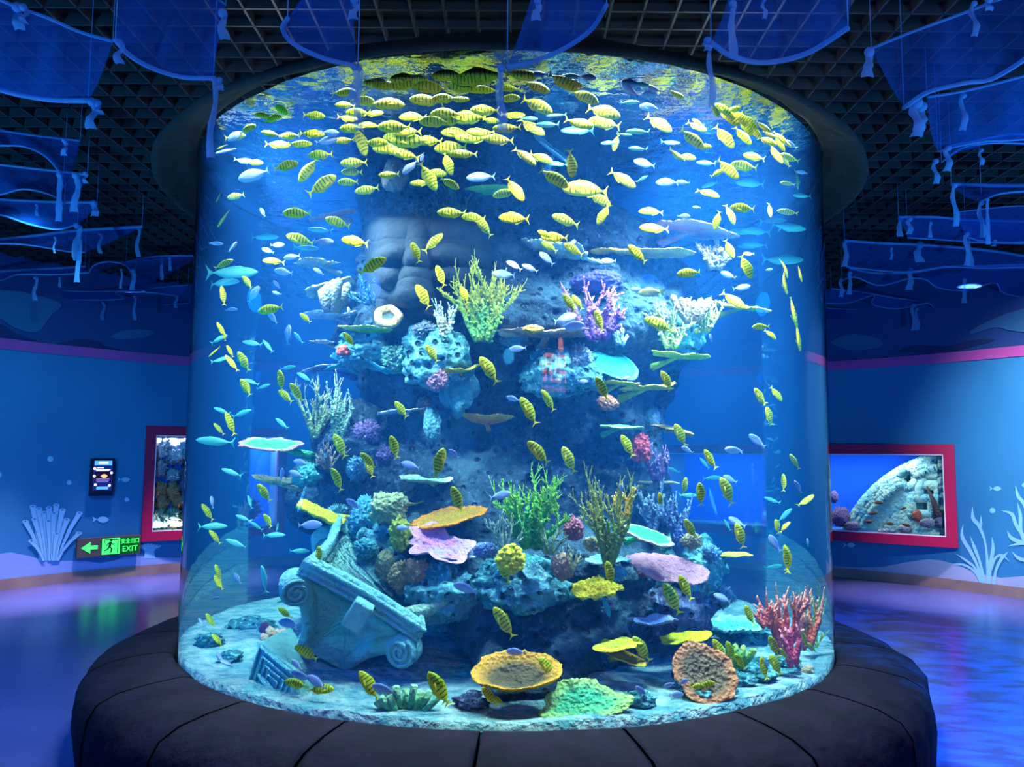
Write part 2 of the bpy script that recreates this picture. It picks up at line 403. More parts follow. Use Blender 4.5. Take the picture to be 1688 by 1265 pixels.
mx = N(t_, 'ShaderNodeMixShader'); L(t_, mr.outputs[0], mx.inputs[0]); L(t_, tr.outputs[0], mx.inputs[1]); L(t_, g.outputs[0], mx.inputs[2]); L(t_, mx.outputs[0], o_.inputs[0])
V = []; Fs = []
nr, na_ = 40, 128
for i in range(nr):
    for k in range(na_): V.append(((R - .02) * (i + .5) / (nr - .5) * math.cos(2 * PI * k / na_), (R - .02) * (i + .5) / (nr - .5) * math.sin(2 * PI * k / na_), 0))
V = np.array(V); V[:, 2] = fbm(V * 3.1, 3, 5) * .010 + Z_TOP - .0 - Z_BED
Fs = grid_faces(nr, na_, wrap_v=True) + [tuple(range(na_))[::-1]]
link('water_surface', mesh('water_surface', V, Fs), m_, tank)
# sand bed
M_sand = pmat('sand', srgb('a8c4c8'), .9, bump=.06, scale=26, col2=srgb('5c98a8'), cscale=12)
nr, na_ = 70, 200
V = []
for i in range(nr):
    for k in range(na_): V.append(((R - .012) * (i + .5) / (nr - .5) * math.cos(2 * PI * k / na_), (R - .012) * (i + .5) / (nr - .5) * math.sin(2 * PI * k / na_), 0))
V = np.array(V); rr = np.hypot(V[:, 0], V[:, 1]) / R
V[:, 2] = Z_BED + .035 + fbm(V * 2.2, 5, 9) * .03 * (1 - .5 * rr ** 4); V[:, 0] += CX; V[:, 1] += CY
edge_ = V[-na_:].copy(); edge_[:, 2] = Z_BED - .06; V = np.vstack([V, edge_])
o = link('sand_bed', mesh('sand_bed', V, grid_faces(nr + 1, na_, wrap_v=True) + [tuple(range(na_))[::-1]]), M_sand)
tag(o, 'pale turquoise sand covering the bottom of the tank', 'sand', kind='stuff')
def bed_z(x, y):
    q = np.array([[x - CX, y - CY, 0]]); r_ = math.hypot(x - CX, y - CY) / R
    return Z_BED + .035 + float(fbm(q * 2.2, 5, 9)[0]) * .03 * (1 - .5 * r_ ** 4)
# ================================================================== REEF
def rockmat(name, a, b_, c, pits=1.0, scale=1.0, spk=1.9):
    m_, t, o = nt(name); p = N(t, 'ShaderNodeBsdfPrincipled'); L(t, p.outputs[0], o.inputs[0]); p.inputs['Roughness'].default_value = .85; p.inputs['Specular IOR Level'].default_value = .2
    tc = N(t, 'ShaderNodeTexCoord'); co = tc.outputs['Object']
    n = N(t, 'ShaderNodeTexNoise'); n.inputs['Scale'].default_value = 2.6 * scale; n.inputs['Detail'].default_value = 6; L(t, co, n.inputs['Vector'])
    r = N(t, 'ShaderNodeValToRGB'); e = r.color_ramp.elements; e[0].position = .36; e[0].color = c4(a); e[1].position = .64; e[1].color = c4(c); k = e.new(.5); k.color = c4(b_)
    L(t, n.outputs[0], r.inputs[0])
    v = N(t, 'ShaderNodeTexVoronoi'); v.inputs['Scale'].default_value = 15 * scale; v.inputs['Randomness'].default_value = 1; L(t, co, v.inputs['Vector'])
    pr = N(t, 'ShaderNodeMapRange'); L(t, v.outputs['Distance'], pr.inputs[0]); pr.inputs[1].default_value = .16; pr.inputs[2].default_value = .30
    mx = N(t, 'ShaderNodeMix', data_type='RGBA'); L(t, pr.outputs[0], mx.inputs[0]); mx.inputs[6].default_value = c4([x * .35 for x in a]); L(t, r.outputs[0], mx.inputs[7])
    # speckle of pale encrusting growth
    n2 = N(t, 'ShaderNodeTexNoise'); n2.inputs['Scale'].default_value = 38 * scale; n2.inputs['Detail'].default_value = 3; L(t, co, n2.inputs['Vector'])
    r2 = N(t, 'ShaderNodeMapRange'); L(t, n2.outputs[0], r2.inputs[0]); r2.inputs[1].default_value = .55; r2.inputs[2].default_value = .72
    mx2 = N(t, 'ShaderNodeMix', data_type='RGBA'); L(t, r2.outputs[0], mx2.inputs[0]); L(t, mx.outputs[2], mx2.inputs[6]); mx2.inputs[7].default_value = c4([min(1, x * spk + .03 * (spk - 1)) for x in c])
    L(t, mx2.outputs[2], p.inputs['Base Color'])
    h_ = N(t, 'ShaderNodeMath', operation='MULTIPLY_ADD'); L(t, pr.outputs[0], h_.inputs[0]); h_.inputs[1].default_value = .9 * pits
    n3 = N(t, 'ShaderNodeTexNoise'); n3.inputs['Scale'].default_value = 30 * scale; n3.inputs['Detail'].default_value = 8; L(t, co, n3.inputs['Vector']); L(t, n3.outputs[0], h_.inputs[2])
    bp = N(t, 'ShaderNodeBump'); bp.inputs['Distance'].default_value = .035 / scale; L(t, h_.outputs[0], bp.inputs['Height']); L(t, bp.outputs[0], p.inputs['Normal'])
    return m_
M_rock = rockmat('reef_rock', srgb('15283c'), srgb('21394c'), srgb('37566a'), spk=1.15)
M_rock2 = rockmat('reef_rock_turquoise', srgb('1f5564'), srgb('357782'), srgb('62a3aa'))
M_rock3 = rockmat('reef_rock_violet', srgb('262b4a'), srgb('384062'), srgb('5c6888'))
M_stone = pmat('carved_stone', srgb('7cc4c4'), .85, bump=.018, scale=55, col2=srgb('8cd0cc'), cscale=6, vor=.6, vscale=30)
M_stone2 = pmat('statue_stone', srgb('213442'), .85, bump=.012, scale=18, col2=srgb('1a2c3a'), cscale=4)
AX, AY = CX, CY + .03
# rows of the pinnacle: photo row, west edge, east edge, front radius
ROWS = [(318, 600, 985, .55), (360, 592, 1010, .62), (400, 600, 1080, .66), (450, 600, 1120, .70), (500, 590, 1150, .80), (540, 565, 1155, .98), (575, 562, 1150, 1.0),
        (620, 596, 1100, .82), (680, 600, 1078, .70), (730, 560, 1078, .66), (770, 500, 1090, .72), (830, 485, 1112, .85), (880, 545, 1150, 1.12), (915, 580, 1165, 1.24),
(950, 640, 1180, 1.30), (985, 676, 1186, 1.28), (1040, 700, 1182, 1.38), (1100, 712, 1170, 1.55), (1150, 740, 1130, 1.76)]
def rowy(r): return AY - r[3] * min(1, max(0, (r[0] - 800) / 130))     # depth at which a row's outline is seen
_z = np.array([PY(844, r[0], rowy(r)).z for r in ROWS])[::-1]
_w = np.array([AX - PY(r[1], r[0], rowy(r)).x for r in ROWS])[::-1]
_e = np.array([PY(r[2], r[0], rowy(r)).x - AX for r in ROWS])[::-1]
_f = np.array([r[3] for r in ROWS])[::-1]
def pinnacle():
    nz, na = 330, 420
    Z = np.linspace(Z_BED - .02, Z_TOP + .03, nz); A = np.linspace(0, 2 * PI, na, endpoint=False)
    zz, aa = np.meshgrid(Z, A, indexing='ij'); zz = zz.ravel(); aa = aa.ravel()
    w_ = np.interp(zz, _z, _w); e_ = np.interp(zz, _z, _e); f_ = np.interp(zz, _z, _f)
    c, s = np.cos(aa), np.sin(aa); rx = np.where(c > 0, e_, w_); ry = np.where(s < 0, f_, .75)
    p = np.interp(zz, [Z_BED, 1.2], [1.9, 2.3]); r = 1 / ((np.abs(c) / rx) ** p + (np.abs(s) / ry) ** p) ** (1 / p)
    q = np.stack([c * r, s * r, zz], 1)
    r = r + fbm(q * 2.4, 5, 1) * .075 + np.abs(fbm(q * 5.5, 3, 21)) * .04
    wv = worley(q * 3.4, 2); pit = np.clip((.34 - wv) / .16, 0, 1); msk = np.clip((vnoise(q * 1.1, 8) + .45) * 2, 0, 1)
    r = r - pit * .11 * msk
    wv = worley(q * 8.5, 5); pit = np.clip((.30 - wv) / .12, 0, 1); r = r - pit * .035
    V = np.stack([AX + c * r, AY + s * r, zz], 1)
    Fs = grid_faces(nz, na, wrap_v=True); Fs += [tuple((nz - 1) * na + k for k in range(na))]
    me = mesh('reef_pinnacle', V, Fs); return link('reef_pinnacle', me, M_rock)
pin = tag(pinnacle(), 'tall dark pitted reef rock column rising through the middle of the tank', 'rock')
_dg = bpy.context.evaluated_depsgraph_get()
def bvh_of(o):
    me = o.data; M = o.matrix_world
    return BVHTree.FromPolygons([M @ v.co for v in me.vertices], [tuple(p.vertices) for p in me.polygons])
BV = [bvh_of(pin)]
def hit(px, py, dflt=None):
    d = ray(px, py); best = None
    for b_ in BV:
        h_ = b_.ray_cast(EYE, d)
        if h_[0] is not None and (best is None or h_[3] < best[3]): best = h_
    if best is not None: return best[0]
    return PY(px, py, dflt if dflt else AY - .15)
def ico(sub=4):
    import bmesh
    bm = bmesh.new(); bmesh.ops.create_icosphere(bm, subdivisions=sub, radius=1); V = np.array([v.co[:] for v in bm.verts]); Fs = [tuple(v.index for v in f.verts) for f in bm.faces]; bm.free(); return V, Fs
ICO = {k: ico(k) for k in (2, 3, 4, 5)}
def boulder(name, c, size, mat, label, seed=0, rough=.22, sub=5, cat='rock', group=None, pits=.12, ns=1.6, solid=True, rot=0):
    V, Fs = ICO[sub]; V = V.copy(); q = V + seed * 7.3
    d = 1 + fbm(q * ns, 5, seed) * rough - np.clip((.36 - worley(q * 2.6, seed)) / .2, 0, 1) * pits
    V = V * d[:, None] * np.array(size)
    o = link(name, mesh(name, V, Fs), mat); o.location = c; o.rotation_euler = (0, 0, rot)
    tag(o, label, cat, group)
    if solid:
        bpy.context.view_layer.update(); BV.append(bvh_of(o))
    return o
def S(px, d): return px / F * d    # metres for a pixel length at that depth
def bld(px, py, Y, w_, h_, mat, label, name='reef_boulder', dep=None, **k):
    p = PY(px, py, Y); d = depth(p); return boulder(name, p, (S(w_ / 2, d), dep or S(w_ / 2, d) * .9, S(h_ / 2, d)), mat, label, **k)
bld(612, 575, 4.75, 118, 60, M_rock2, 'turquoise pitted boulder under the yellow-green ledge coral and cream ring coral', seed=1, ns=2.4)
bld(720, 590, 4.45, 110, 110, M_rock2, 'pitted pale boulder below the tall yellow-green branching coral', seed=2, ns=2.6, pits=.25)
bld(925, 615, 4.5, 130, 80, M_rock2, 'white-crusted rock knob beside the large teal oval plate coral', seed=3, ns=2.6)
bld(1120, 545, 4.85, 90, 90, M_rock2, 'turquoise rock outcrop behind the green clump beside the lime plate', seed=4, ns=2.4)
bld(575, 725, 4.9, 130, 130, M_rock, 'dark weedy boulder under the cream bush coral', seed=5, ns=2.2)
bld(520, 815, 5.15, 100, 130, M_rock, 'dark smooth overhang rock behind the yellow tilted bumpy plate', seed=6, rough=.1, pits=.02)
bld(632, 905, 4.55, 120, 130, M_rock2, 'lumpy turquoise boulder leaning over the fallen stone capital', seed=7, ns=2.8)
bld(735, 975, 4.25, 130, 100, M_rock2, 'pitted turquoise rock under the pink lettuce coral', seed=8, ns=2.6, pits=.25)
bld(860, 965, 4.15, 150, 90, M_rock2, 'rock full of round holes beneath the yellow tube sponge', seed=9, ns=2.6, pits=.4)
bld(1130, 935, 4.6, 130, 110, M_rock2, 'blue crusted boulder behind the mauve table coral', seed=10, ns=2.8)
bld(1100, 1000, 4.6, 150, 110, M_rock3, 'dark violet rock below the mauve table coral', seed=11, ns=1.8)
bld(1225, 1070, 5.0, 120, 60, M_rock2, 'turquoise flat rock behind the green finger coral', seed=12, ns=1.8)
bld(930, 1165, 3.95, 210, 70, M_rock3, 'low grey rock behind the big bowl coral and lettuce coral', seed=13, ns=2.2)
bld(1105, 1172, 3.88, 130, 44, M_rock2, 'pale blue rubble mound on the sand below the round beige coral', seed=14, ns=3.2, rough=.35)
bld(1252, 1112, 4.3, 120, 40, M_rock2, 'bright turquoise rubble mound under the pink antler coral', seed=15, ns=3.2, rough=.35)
for k_, (x_, y_, Y_, w_, h_, lb_) in enumerate(((1186, 1160, 3.86, 46, 22, 'small pale stone on the sand just below the round beige coral'), (1226, 1140, 4.0, 40, 20, 'small turquoise stone below the short green fingers'), (1296, 1118, 4.32, 44, 26, 'turquoise stone on the sand below the small mauve fork coral'),
        (1150, 1176, 3.78, 50, 18, 'flat pale stone against the front glass on the seaweed side'), (1052, 1182, 3.66, 50, 24, 'rough pale blue stone beside the big green lettuce coral'), (1262, 1142, 4.06, 34, 16, 'little aqua stone near the glass on the seaweed side'),
        (345, 1085, 4.7, 44, 22, 'round turquoise stone on the sand at the exit sign side of the glass'), (380, 1100, 4.4, 36, 18, 'small aqua stone beside the carved block'), (776, 1176, 3.66, 60, 22, 'flat grey stone on the sand beneath the big bowl coral'))):
    st_ = bld(x_, y_, Y_, w_, h_, M_rock2 if k_ < 8 else M_rock3, lb_, name='reef_stone', seed=30 + k_, sub=4, ns=2.6, rough=.35, solid=False); st_.location.z = bed_z(st_.location.x, st_.location.y) + .025
bld(1322, 1082, 4.72, 50, 44, M_rock2, 'small turquoise rock at the foot of the pink antler corals', seed=16, ns=3)
bld(650, 1118, 4.75, 130, 110, M_rock, 'low dark rock in the shade below the capital opening', seed=20, rough=.15)
bld(412, 1046, 5.2, 96, 54, M_rock2, 'turquoise layered rock behind the carved stone block', seed=17, ns=2.2)

# ---------------------------------------------------------------- corals
def ccol(a, b=None, tip=None, bump=.01, scale=60, vor=.9, vscale=60, t0=.55, t1=1.0):
    return pmat('coral', srgb(a), .75, bump=bump, scale=scale, col2=srgb(b) if b else None, cscale=9, attr_col=(srgb(tip), t0, t1) if tip else None, vor=vor, vscale=vscale)
LM = []   # landmarks for the fish labels: (px, py, phrase)
CORALS = 0
def orient(roll, pitch, yaw=0):
    return Matrix.Rotation(math.radians(-roll) * -1, 4, 'Y').inverted() @ Matrix.Rotation(math.radians(pitch), 4, 'X') @ Matrix.Rotation(math.radians(yaw), 4, 'Z')
def plate(px, py, w_, col, label, short, roll=0, pitch=6, cup=.12, thick=.05, dr=.7, seed=None, Y=None, wav=.12, stem=True, name='plate_coral', cat='coral', back=.25, bumps=.02, lobes=0.0, hole=0, group=None, edge=1.0):
    """a spreading plate coral: round wavy blade, thick bumpy rim, short stalk; roll >0 rises towards the east, pitch >0 shows its top"""
    global CORALS
    CORALS += 1; seed = seed if seed is not None else CORALS
    p = PY(px, py, Y) if Y else hit(px, py)
    d = depth(p); r = S(w_ / 2, d)
    p = p - ray(px, py) * (r * dr * back if not Y else 0)
    d = depth(p); r = S(w_ / 2, d)
    nr, na = 26, 96; V = []; T = []; rnd = random.Random(seed)
    ph = [rnd.random() * 6.28 for _ in range(6)]
    def outline(a):
        o_ = 1 + wav * (.5 * math.sin(2 * a + ph[0]) + .35 * math.sin(3 * a + ph[1]) + .3 * math.sin(5 * a + ph[2]) + .22 * math.sin(9 * a + ph[3]))
        if lobes: o_ -= lobes * max(0, math.cos(4 * a + ph[4])) ** 2
        return o_
    for side in (1, -1):
        for i in range(nr):
            rho = (i + .3) / (nr - .7)
            if side < 0: rho = (nr - 1 - i + .3) / (nr - .7)
            for k in range(na):
                a = 2 * PI * k / na; q = rho * outline(a)
                zz = cup * rho ** 2 + .35 * wav * rho ** 2 * math.sin(3 * a + ph[4]) * .6 + .12 * wav * rho * math.sin(7 * a + ph[5])
                th = thick * (1 - .25 * rho) * (max(0., 1 - ((rho - .9) / .1) ** 2) ** .5 if rho > .9 else 1)
                zz += side * th * (.5 if side > 0 else .5 + .9 * (1 - rho))
                V.append((q * math.cos(a), q * math.sin(a) * dr, zz)); T.append(rho)
    V = np.array(V); nn = fbm(V * 9 + seed, 3, seed) * bumps + np.clip(.5 - worley(V * np.array([15, 15, 15]) + seed, seed), 0, 1) * bumps * 2.2
    V[:, 2] += nn * np.where(np.arange(len(V)) < nr * na, 1, -1); V[:, :2] *= (1 + nn * .6)[:, None]
    Fs = grid_faces(2 * nr, na, wrap_v=True); Fs += [tuple(range(na))[::-1], tuple((2 * nr - 1) * na + k for k in range(na))]
    M = orient(roll, pitch); mat = ccol(**col) if isinstance(col, dict) else col
    me = mesh('blade', V * r, Fs, {'t': T}); me.transform(M)
    root = empty(name, p, label, cat, group)
    link('blade', me, mat, root)
    if stem:
        b_ = MB(); ax_ = Vector((AX - p.x, AY - p.y, 0)); ax_ = (ax_.normalized() + Vector((0, 0, -.25))).normalized(); q_ = r * dr * .3; l_ = r * (1.1 if Y else .6)
        b_.tube([ax_ * q_ * .2, ax_ * (q_ + l_ * .5), ax_ * (q_ + l_)], [thick * r * .9, r * .10, r * .16], 9)
        b_.build('stalk', M_rock2 if not isinstance(col, dict) else ccol(**{**col, 'tip': None}), root)
    LM.append((px, py, short)); return root
def branchy(px, py, w_, h_, col, label, short, style='bush', seed=None, Y=None, lean=0, name='branching_coral', n0=5, lev=3, thick=.05, spread=55, nub=0, parts=True, back=.12, group=None, flat=.6, cat='coral', stemcol=None):
    """px,py: middle of the foot; w_,h_ its size in the photo"""
    global CORALS
    CORALS += 1; seed = seed if seed is not None else CORALS + 100
    p = PY(px, py, Y) if Y else hit(px, py) - ray(px, py) * back
    d = depth(p); H = S(h_, d); W = S(w_, d); rnd = random.Random(seed); trunks = []
    def grow(b_, P, D, ln, r, lv, t0):
        n = 4; pts = [P]; D = D.normalized(); Q = P
        for i in range(n):
            D = (D + Vector((rnd.uniform(-1, 1), rnd.uniform(-1, 1) * flat, rnd.uniform(-.3, .8))) * .16).normalized(); Q = Q + D * ln / n; pts.append(Q)
        rr = [r * (1 - .38 * i / n) for i in range(n + 1)]; tt = [t0 + (1 - t0) * i / n * (1 if lv == 0 else .45) for i in range(n + 1)]
        b_.tube(pts, rr, 6, attr=tt)
        if nub:
            for i in range(int(nub * ln / (r * .8)) + 1):
                u = rnd.random(); k = min(int(u * n), n - 1); q = pts[k].lerp(pts[k + 1], u * n - k); v = Vector((rnd.uniform(-1, 1), rnd.uniform(-1, 1), rnd.uniform(-.2, 1.2))).normalized()
                b_.tube([q, q + v * r * 1.9], [r * .6, r * .3], 4, attr=[tt[k], min(1, tt[k] + .35)])
        if lv > 0:
            for _ in range(rnd.choice((2, 3, 3) if style == 'bush' else (2, 2, 3))):
                k = rnd.randint(1, n); ang = math.radians(rnd.uniform(22, spread)); az = rnd.uniform(0, 2 * PI); o1 = D.orthogonal().normalized(); o2 = D.cross(o1)
                v = D * math.cos(ang) + (o1 * math.cos(az) + o2 * math.sin(az)) * math.sin(ang); v.y *= flat; v.z = abs(v.z) * .8 + .2 * (style != 'spiky')
                grow(b_, pts[k], v, ln * rnd.uniform(.5, .72), rr[k] * .72, lv - 1, tt[k])
    root = empty(name, p, label, cat, group); mat = ccol(**col) if isinstance(col, dict) else col
    bl = []
    for k in range(n0):
        f = (k + .5) / n0 * 2 - 1; b_ = MB(); a = f * math.radians(spread) + math.radians(lean)
        grow(b_, Vector((f * W * .12, rnd.uniform(-.03, .03), -.01)), Vector((math.sin(a), rnd.uniform(-.35, .25), math.cos(a))), H * rnd.uniform(.42, .58), max(thick * H * 1.45, .005), lev, 0.0); bl.append(b_)
    allv = np.array([v for b_ in bl for v in b_.V]); zs = H / max(allv[:, 2].max(), 1e-3); xs = W / max(allv[:, 0].max() - allv[:, 0].min(), 1e-3); xm = 0
    for b_ in bl:
        b_.V = [(v[0] * xs, v[1] * (xs * .5 + zs * .5) * .9, v[2] * zs) for v in b_.V]
        b_.build('branch', mat, root)
    LM.append((px, py - h_ * .55, short)); return root
def fingers(px, py, w_, h_, col, label, short, n=9, seed=None, Y=None, name='finger_coral', open_top=True, rad=.09, spread=40, taper=1.25, cat='coral', back=.1):
    """blunt tube fingers that fan out"""
    global CORALS
    CORALS += 1; seed = seed if seed is not None else CORALS + 300; rnd = random.Random(seed)
    p = PY(px, py, Y) if Y else hit(px, py) - ray(px, py) * back
    d = depth(p); H = S(h_, d); W = S(w_, d); root = empty(name, p, label, cat); mat = ccol(**col)
    for k in range(n):
        f = (k + .5) / n * 2 - 1; a = f * math.radians(spread); hh = H * rnd.uniform(.6, 1) ; r = rad * H; b_ = MB()
        P0 = Vector((f * W * .18, rnd.uniform(-.02, .02), -.01)); D = Vector((math.sin(a), rnd.uniform(-.4, .2), math.cos(a)))
        P1 = P0 + D * hh * .5; P2 = P1 + (D + Vector((0, 0, .3))).normalized() * hh * .5
        if open_top: b_.tube([P0, P1, P2, P2 + (P2 - P1).normalized() * .002, P2 - (P2 - P1) * .25], [r * .7, r, r * taper, r * taper * .62, r * .4], 10, attr=[0, .4, .9, 1, 0])
        else: b_.tube([P0, P1, P2], [r * .8, r, r * taper * .9], 10, attr=[0, .5, 1])
        b_.build('tube', mat, root)
    LM.append((px, py - h_ * .5, short)); return root
def lump(px, py, w_, h_, col, label, short, seed=None, Y=None, name='boulder_coral', k=5.0, amp=.28, back=.0, sub=5, cat='coral', dep=.8):
    global CORALS
    CORALS += 1; seed = seed if seed is not None else CORALS + 500
    p = PY(px, py, Y) if Y else hit(px, py) - ray(px, py) * back
    d = depth(p); V, Fs = ICO[sub]; V = V.copy(); w1 = worley(V * k + seed, seed); T = np.clip(1 - w1 * 1.3, 0, 1)
    V = V * (1 + amp * (T - .5) + fbm(V * 1.7 + seed, 3, seed) * .24)[:, None] * np.array([S(w_ / 2, d), S(w_ / 2, d) * dep, S(h_ / 2, d)])
    o = link(name, mesh(name, V, Fs, {'t': T}), ccol(**col)); o.location = p; tag(o, label, cat); LM.append((px, py, short)); return o
Cc = lambda a, b=None, tip=None, **k: dict(a=a, b=b, tip=tip, **k)
# upper reef
plate(550, 356, 76, Cc('d0684c', 'c06058', 'f09070'), 'narrow tan-pink sloping plate coral high on the rock beside the fish school', 'the tan-pink sloping plate', roll=14, pitch=2, dr=.5, cup=.05)
plate(925, 420, 128, Cc('b9cfc0', '9fbfb0', 'e6f0d8'), 'cream ragged plate coral sloping above the purple dome coral', 'the cream ragged plate', roll=-13, pitch=2, wav=.3, thick=.04, bumps=.05)
plate(1058, 420, 160, Cc('c59a2e', 'b88a30', 'f2c548'), 'long orange-yellow edge-on plate coral under the mauve upper plate', 'the long orange-yellow plate', pitch=3, cup=.04, dr=.5)
plate(1146, 381, 128, Cc('a98aa0', '9a7f98', 'dcb8bc'), 'mauve-pink edge-on plate coral, topmost on the rock flank', 'the mauve upper plate', roll=-9, pitch=0, cup=.03, thick=.05, Y=4.9)
plate(810, 318, 84, Cc('6fae4a', '5b9c48', 'a8d45c'), 'flat green plate coral high on the dark rock above the stone face', 'the flat green upper plate', pitch=-4, dr=.5, roll=-2)
plate(914, 252, 86, Cc('5aa8cc', '4b98c0', '9cdcf0'), 'light blue bumpy plate coral tilted steeply near the water surface', 'the steep light blue plate', roll=-38, pitch=25, cup=.1, Y=4.3)
lump(620, 405, 34, 34, Cc('9c7486', '8a6a80', 'c08c94'), 'smooth pinkish dome coral on the rock beside the stone face', 'the pinkish dome coral', amp=.05, sub=4)
lump(650, 290, 40, 56, Cc('6d7078', '7e7a74', None), 'dull brown lump on the rock inside the fish school', 'the brown rock lump', amp=.12, sub=4, Y=4.55)
lump(985, 466, 82, 38, Cc('4a48a0', '3f3f96', '8a9ce0', t0=.8), 'purple dome coral with pale rim above the pink branching coral', 'the purple dome coral', amp=.03, dep=.6, back=.1)
plate(605, 545, 96, Cc('8fb84e', '7da850', 'd8e07a'), 'yellow-green ledge coral edge-on below the cream ring coral', 'the yellow-green ledge coral', roll=-4, pitch=0, cup=.05, back=.5)
plate(905, 551, 158, Cc('d08478', 'c07868', 'ffc8a0'), 'broad pinkish tan plate coral under the pink and purple branches', 'the broad pinkish tan plate', pitch=1, cup=.03, thick=.04, wav=.16, back=.45)
lump(876, 543, 36, 14, Cc('e0b04a', 'd8a040', 'f0d080'), 'small yellow dome coral resting on the broad pinkish tan plate', 'the small yellow dome', amp=.05, sub=3, back=.35)
plate(998, 594, 118, Cc('0e9aa0', '0f8c98', '58d8e0', t0=.86), 'large smooth teal oval plate coral with light rim, tilted to show its face', 'the large teal oval plate', roll=-24, pitch=38, cup=.02, wav=.05, bumps=.008, dr=.75, back=.5)
plate(622, 607, 128, Cc('2f9cb0', '38a8c0', '8ce8f0'), 'turquoise wavy plate coral sloping down beside the lavender blade', 'the turquoise wavy plate', roll=-13, pitch=2, wav=.25, cup=.1, back=.5)
plate(535, 608, 82, Cc('7468b8', '6a64b4', 'b8b0e8'), 'thin lavender plate coral edge-on over open water', 'the thin lavender plate', roll=11, pitch=0, cup=.03, thick=.03, Y=4.85)
plate(560, 604, 50, Cc('2fa0a8', '38a8b0', None), 'short teal blade coral between the lavender plate and turquoise plate', 'the short teal blade', roll=20, pitch=4, Y=4.8, thick=.08)
plate(1226, 507, 88, Cc('d8d820', 'a8c828', 'f4e838'), 'bright yellow pointed plate coral jutting out over open blue water', 'the bright yellow jutting plate', roll=-8, pitch=12, cup=0, Y=4.75, wav=.2, bumps=.04)
plate(1122, 588, 86, Cc('9cd028', '88c030', 'd4f040'), 'lime green edge-on plate coral under the green clump', 'the lime green plate', roll=-4, pitch=0, cup=.06, Y=4.55, wav=.2)
plate(1070, 640, 96, Cc('c8b830', 'b8b038', 'f0c840'), 'wavy yellow plate coral below the large teal oval plate', 'the wavy yellow plate', roll=4, pitch=1, wav=.35, cup=.06, Y=4.6, thick=.05)
plate(1024, 633, 66, Cc('a8c038', '98b440', 'e0e050'), 'short yellow-green plate coral just below the teal oval plate', 'the short yellow-green plate', roll=-3, pitch=0, cup=.05, Y=4.5)
plate(757, 613, 64, Cc('d8a030', 'c8b038', 'f0d84c'), 'crumpled orange-yellow plate coral on the pitted pale rock', 'the crumpled orange-yellow plate', roll=9, pitch=6, wav=.4, cup=.15, back=.5)
plate(662, 679, 84, Cc('a8b4d8', '98a8d0', 'eaf0ff'), 'thin white-lavender plate coral sticking out of the rock', 'the thin white-lavender plate', roll=7, pitch=0, cup=.03, thick=.04, back=.45)
plate(800, 697, 90, Cc('ff9010', 'f07c10', 'ffb830'), 'orange shallow dish coral in the centre of the dark rock', 'the orange dish coral', roll=-3, pitch=3, cup=.32, wav=.16, thick=.05, back=.5)
plate(446, 735, 112, Cc('2f9c60', '3fa870', 'd89098', t0=.72), 'mint green table coral with pink rim reaching out over open water', 'the mint table coral', roll=-2, pitch=14, cup=.05, Y=4.75, wav=.13, bumps=.03)
plate(452, 797, 70, Cc('c8b890', 'a8a888', 'f0e090'), 'pale yellow curled saucer coral below the mint table coral', 'the curled saucer coral', roll=-6, pitch=8, cup=.22, Y=4.8, wav=.18)
plate(528, 845, 88, Cc('d8c818', 'c8c020', 'f4e030'), 'bright yellow bumpy plate coral tilted in front of the dark overhang', 'the tilted bumpy yellow plate', roll=-24, pitch=12, cup=.0, thick=.1, bumps=.06, Y=4.5, dr=.5)
plate(704, 794, 92, Cc('6fa890', '60a088', 'b8d8b8'), 'pale green shallow plate coral against the dark blue rock', 'the pale green shallow plate', roll=-2, pitch=6, cup=.12, back=.6)
plate(666, 832, 62, Cc('d8c428', 'c0b82c', 'f0dc38'), 'small yellow plate coral above the big orange table coral', 'the small yellow plate', roll=2, pitch=2, back=.6, thick=.08)
plate(740, 856, 134, Cc('c09018', 'b88418', 'ff9408', t0=.7), 'big orange-yellow table coral with bright orange rim', 'the big orange table coral', roll=12, pitch=12, cup=.06, wav=.1, bumps=.03, back=.7)
plate(724, 903, 118, Cc('e080b8', 'b8a0d8', 'ffb8d8'), 'pink-lavender ruffled lettuce coral on the pitted rock', 'the pink lettuce coral', roll=-6, pitch=34, cup=.15, wav=.28, lobes=.2, name='lettuce_coral', back=.5)
plate(752, 918, 62, Cc('b0b8e0', 'a0b0e0', 'f0e8f8'), 'pale lavender fold of coral in front of the pink lettuce coral', 'the lavender fold', roll=-4, pitch=20, cup=.2, wav=.3, name='lettuce_coral', back=.7)
plate(1023, 705, 72, Cc('68b868', '5cac70', 'a0d890'), 'green wedge-shaped plate coral under the orange basket sponge', 'the green wedge plate', roll=-2, pitch=6, Y=4.5, cup=.05, thick=.09)
plate(1108, 704, 74, Cc('8c8478', '78807c', 'e0b860'), 'brown curled plate coral with yellow lip below the wavy yellow plate', 'the brown curled plate', roll=-14, pitch=-4, cup=-.2, Y=4.65)
plate(1086, 796, 66, Cc('b0b090', 'a0a48c', 'e4dcb0'), 'cream flat plate coral edge-on beside the yellow antler coral', 'the cream flat plate', pitch=1, cup=.02, Y=4.6)
plate(1066, 884, 92, Cc('30c870', '40d080', 'f0c8b8', t0=.78), 'bright green table coral with thick pink rim', 'the bright green table coral', roll=-14, pitch=16, cup=.04, thick=.12, Y=4.1, wav=.12)
plate(1103, 937, 130, Cc('906078', '9c6a80', 'cc90a0'), 'broad mauve table coral with fine grain over dark violet rock', 'the broad mauve table coral', roll=-9, pitch=24, cup=0, Y=4.2, wav=.1, bumps=.03)
plate(1208, 915, 66, Cc('b8c838', '90b848', 'e8e048'), 'thin yellow-green plate coral jutting from the blue crusted boulder', 'the thin yellow-green plate', roll=0, pitch=2, cup=.03, Y=4.5)
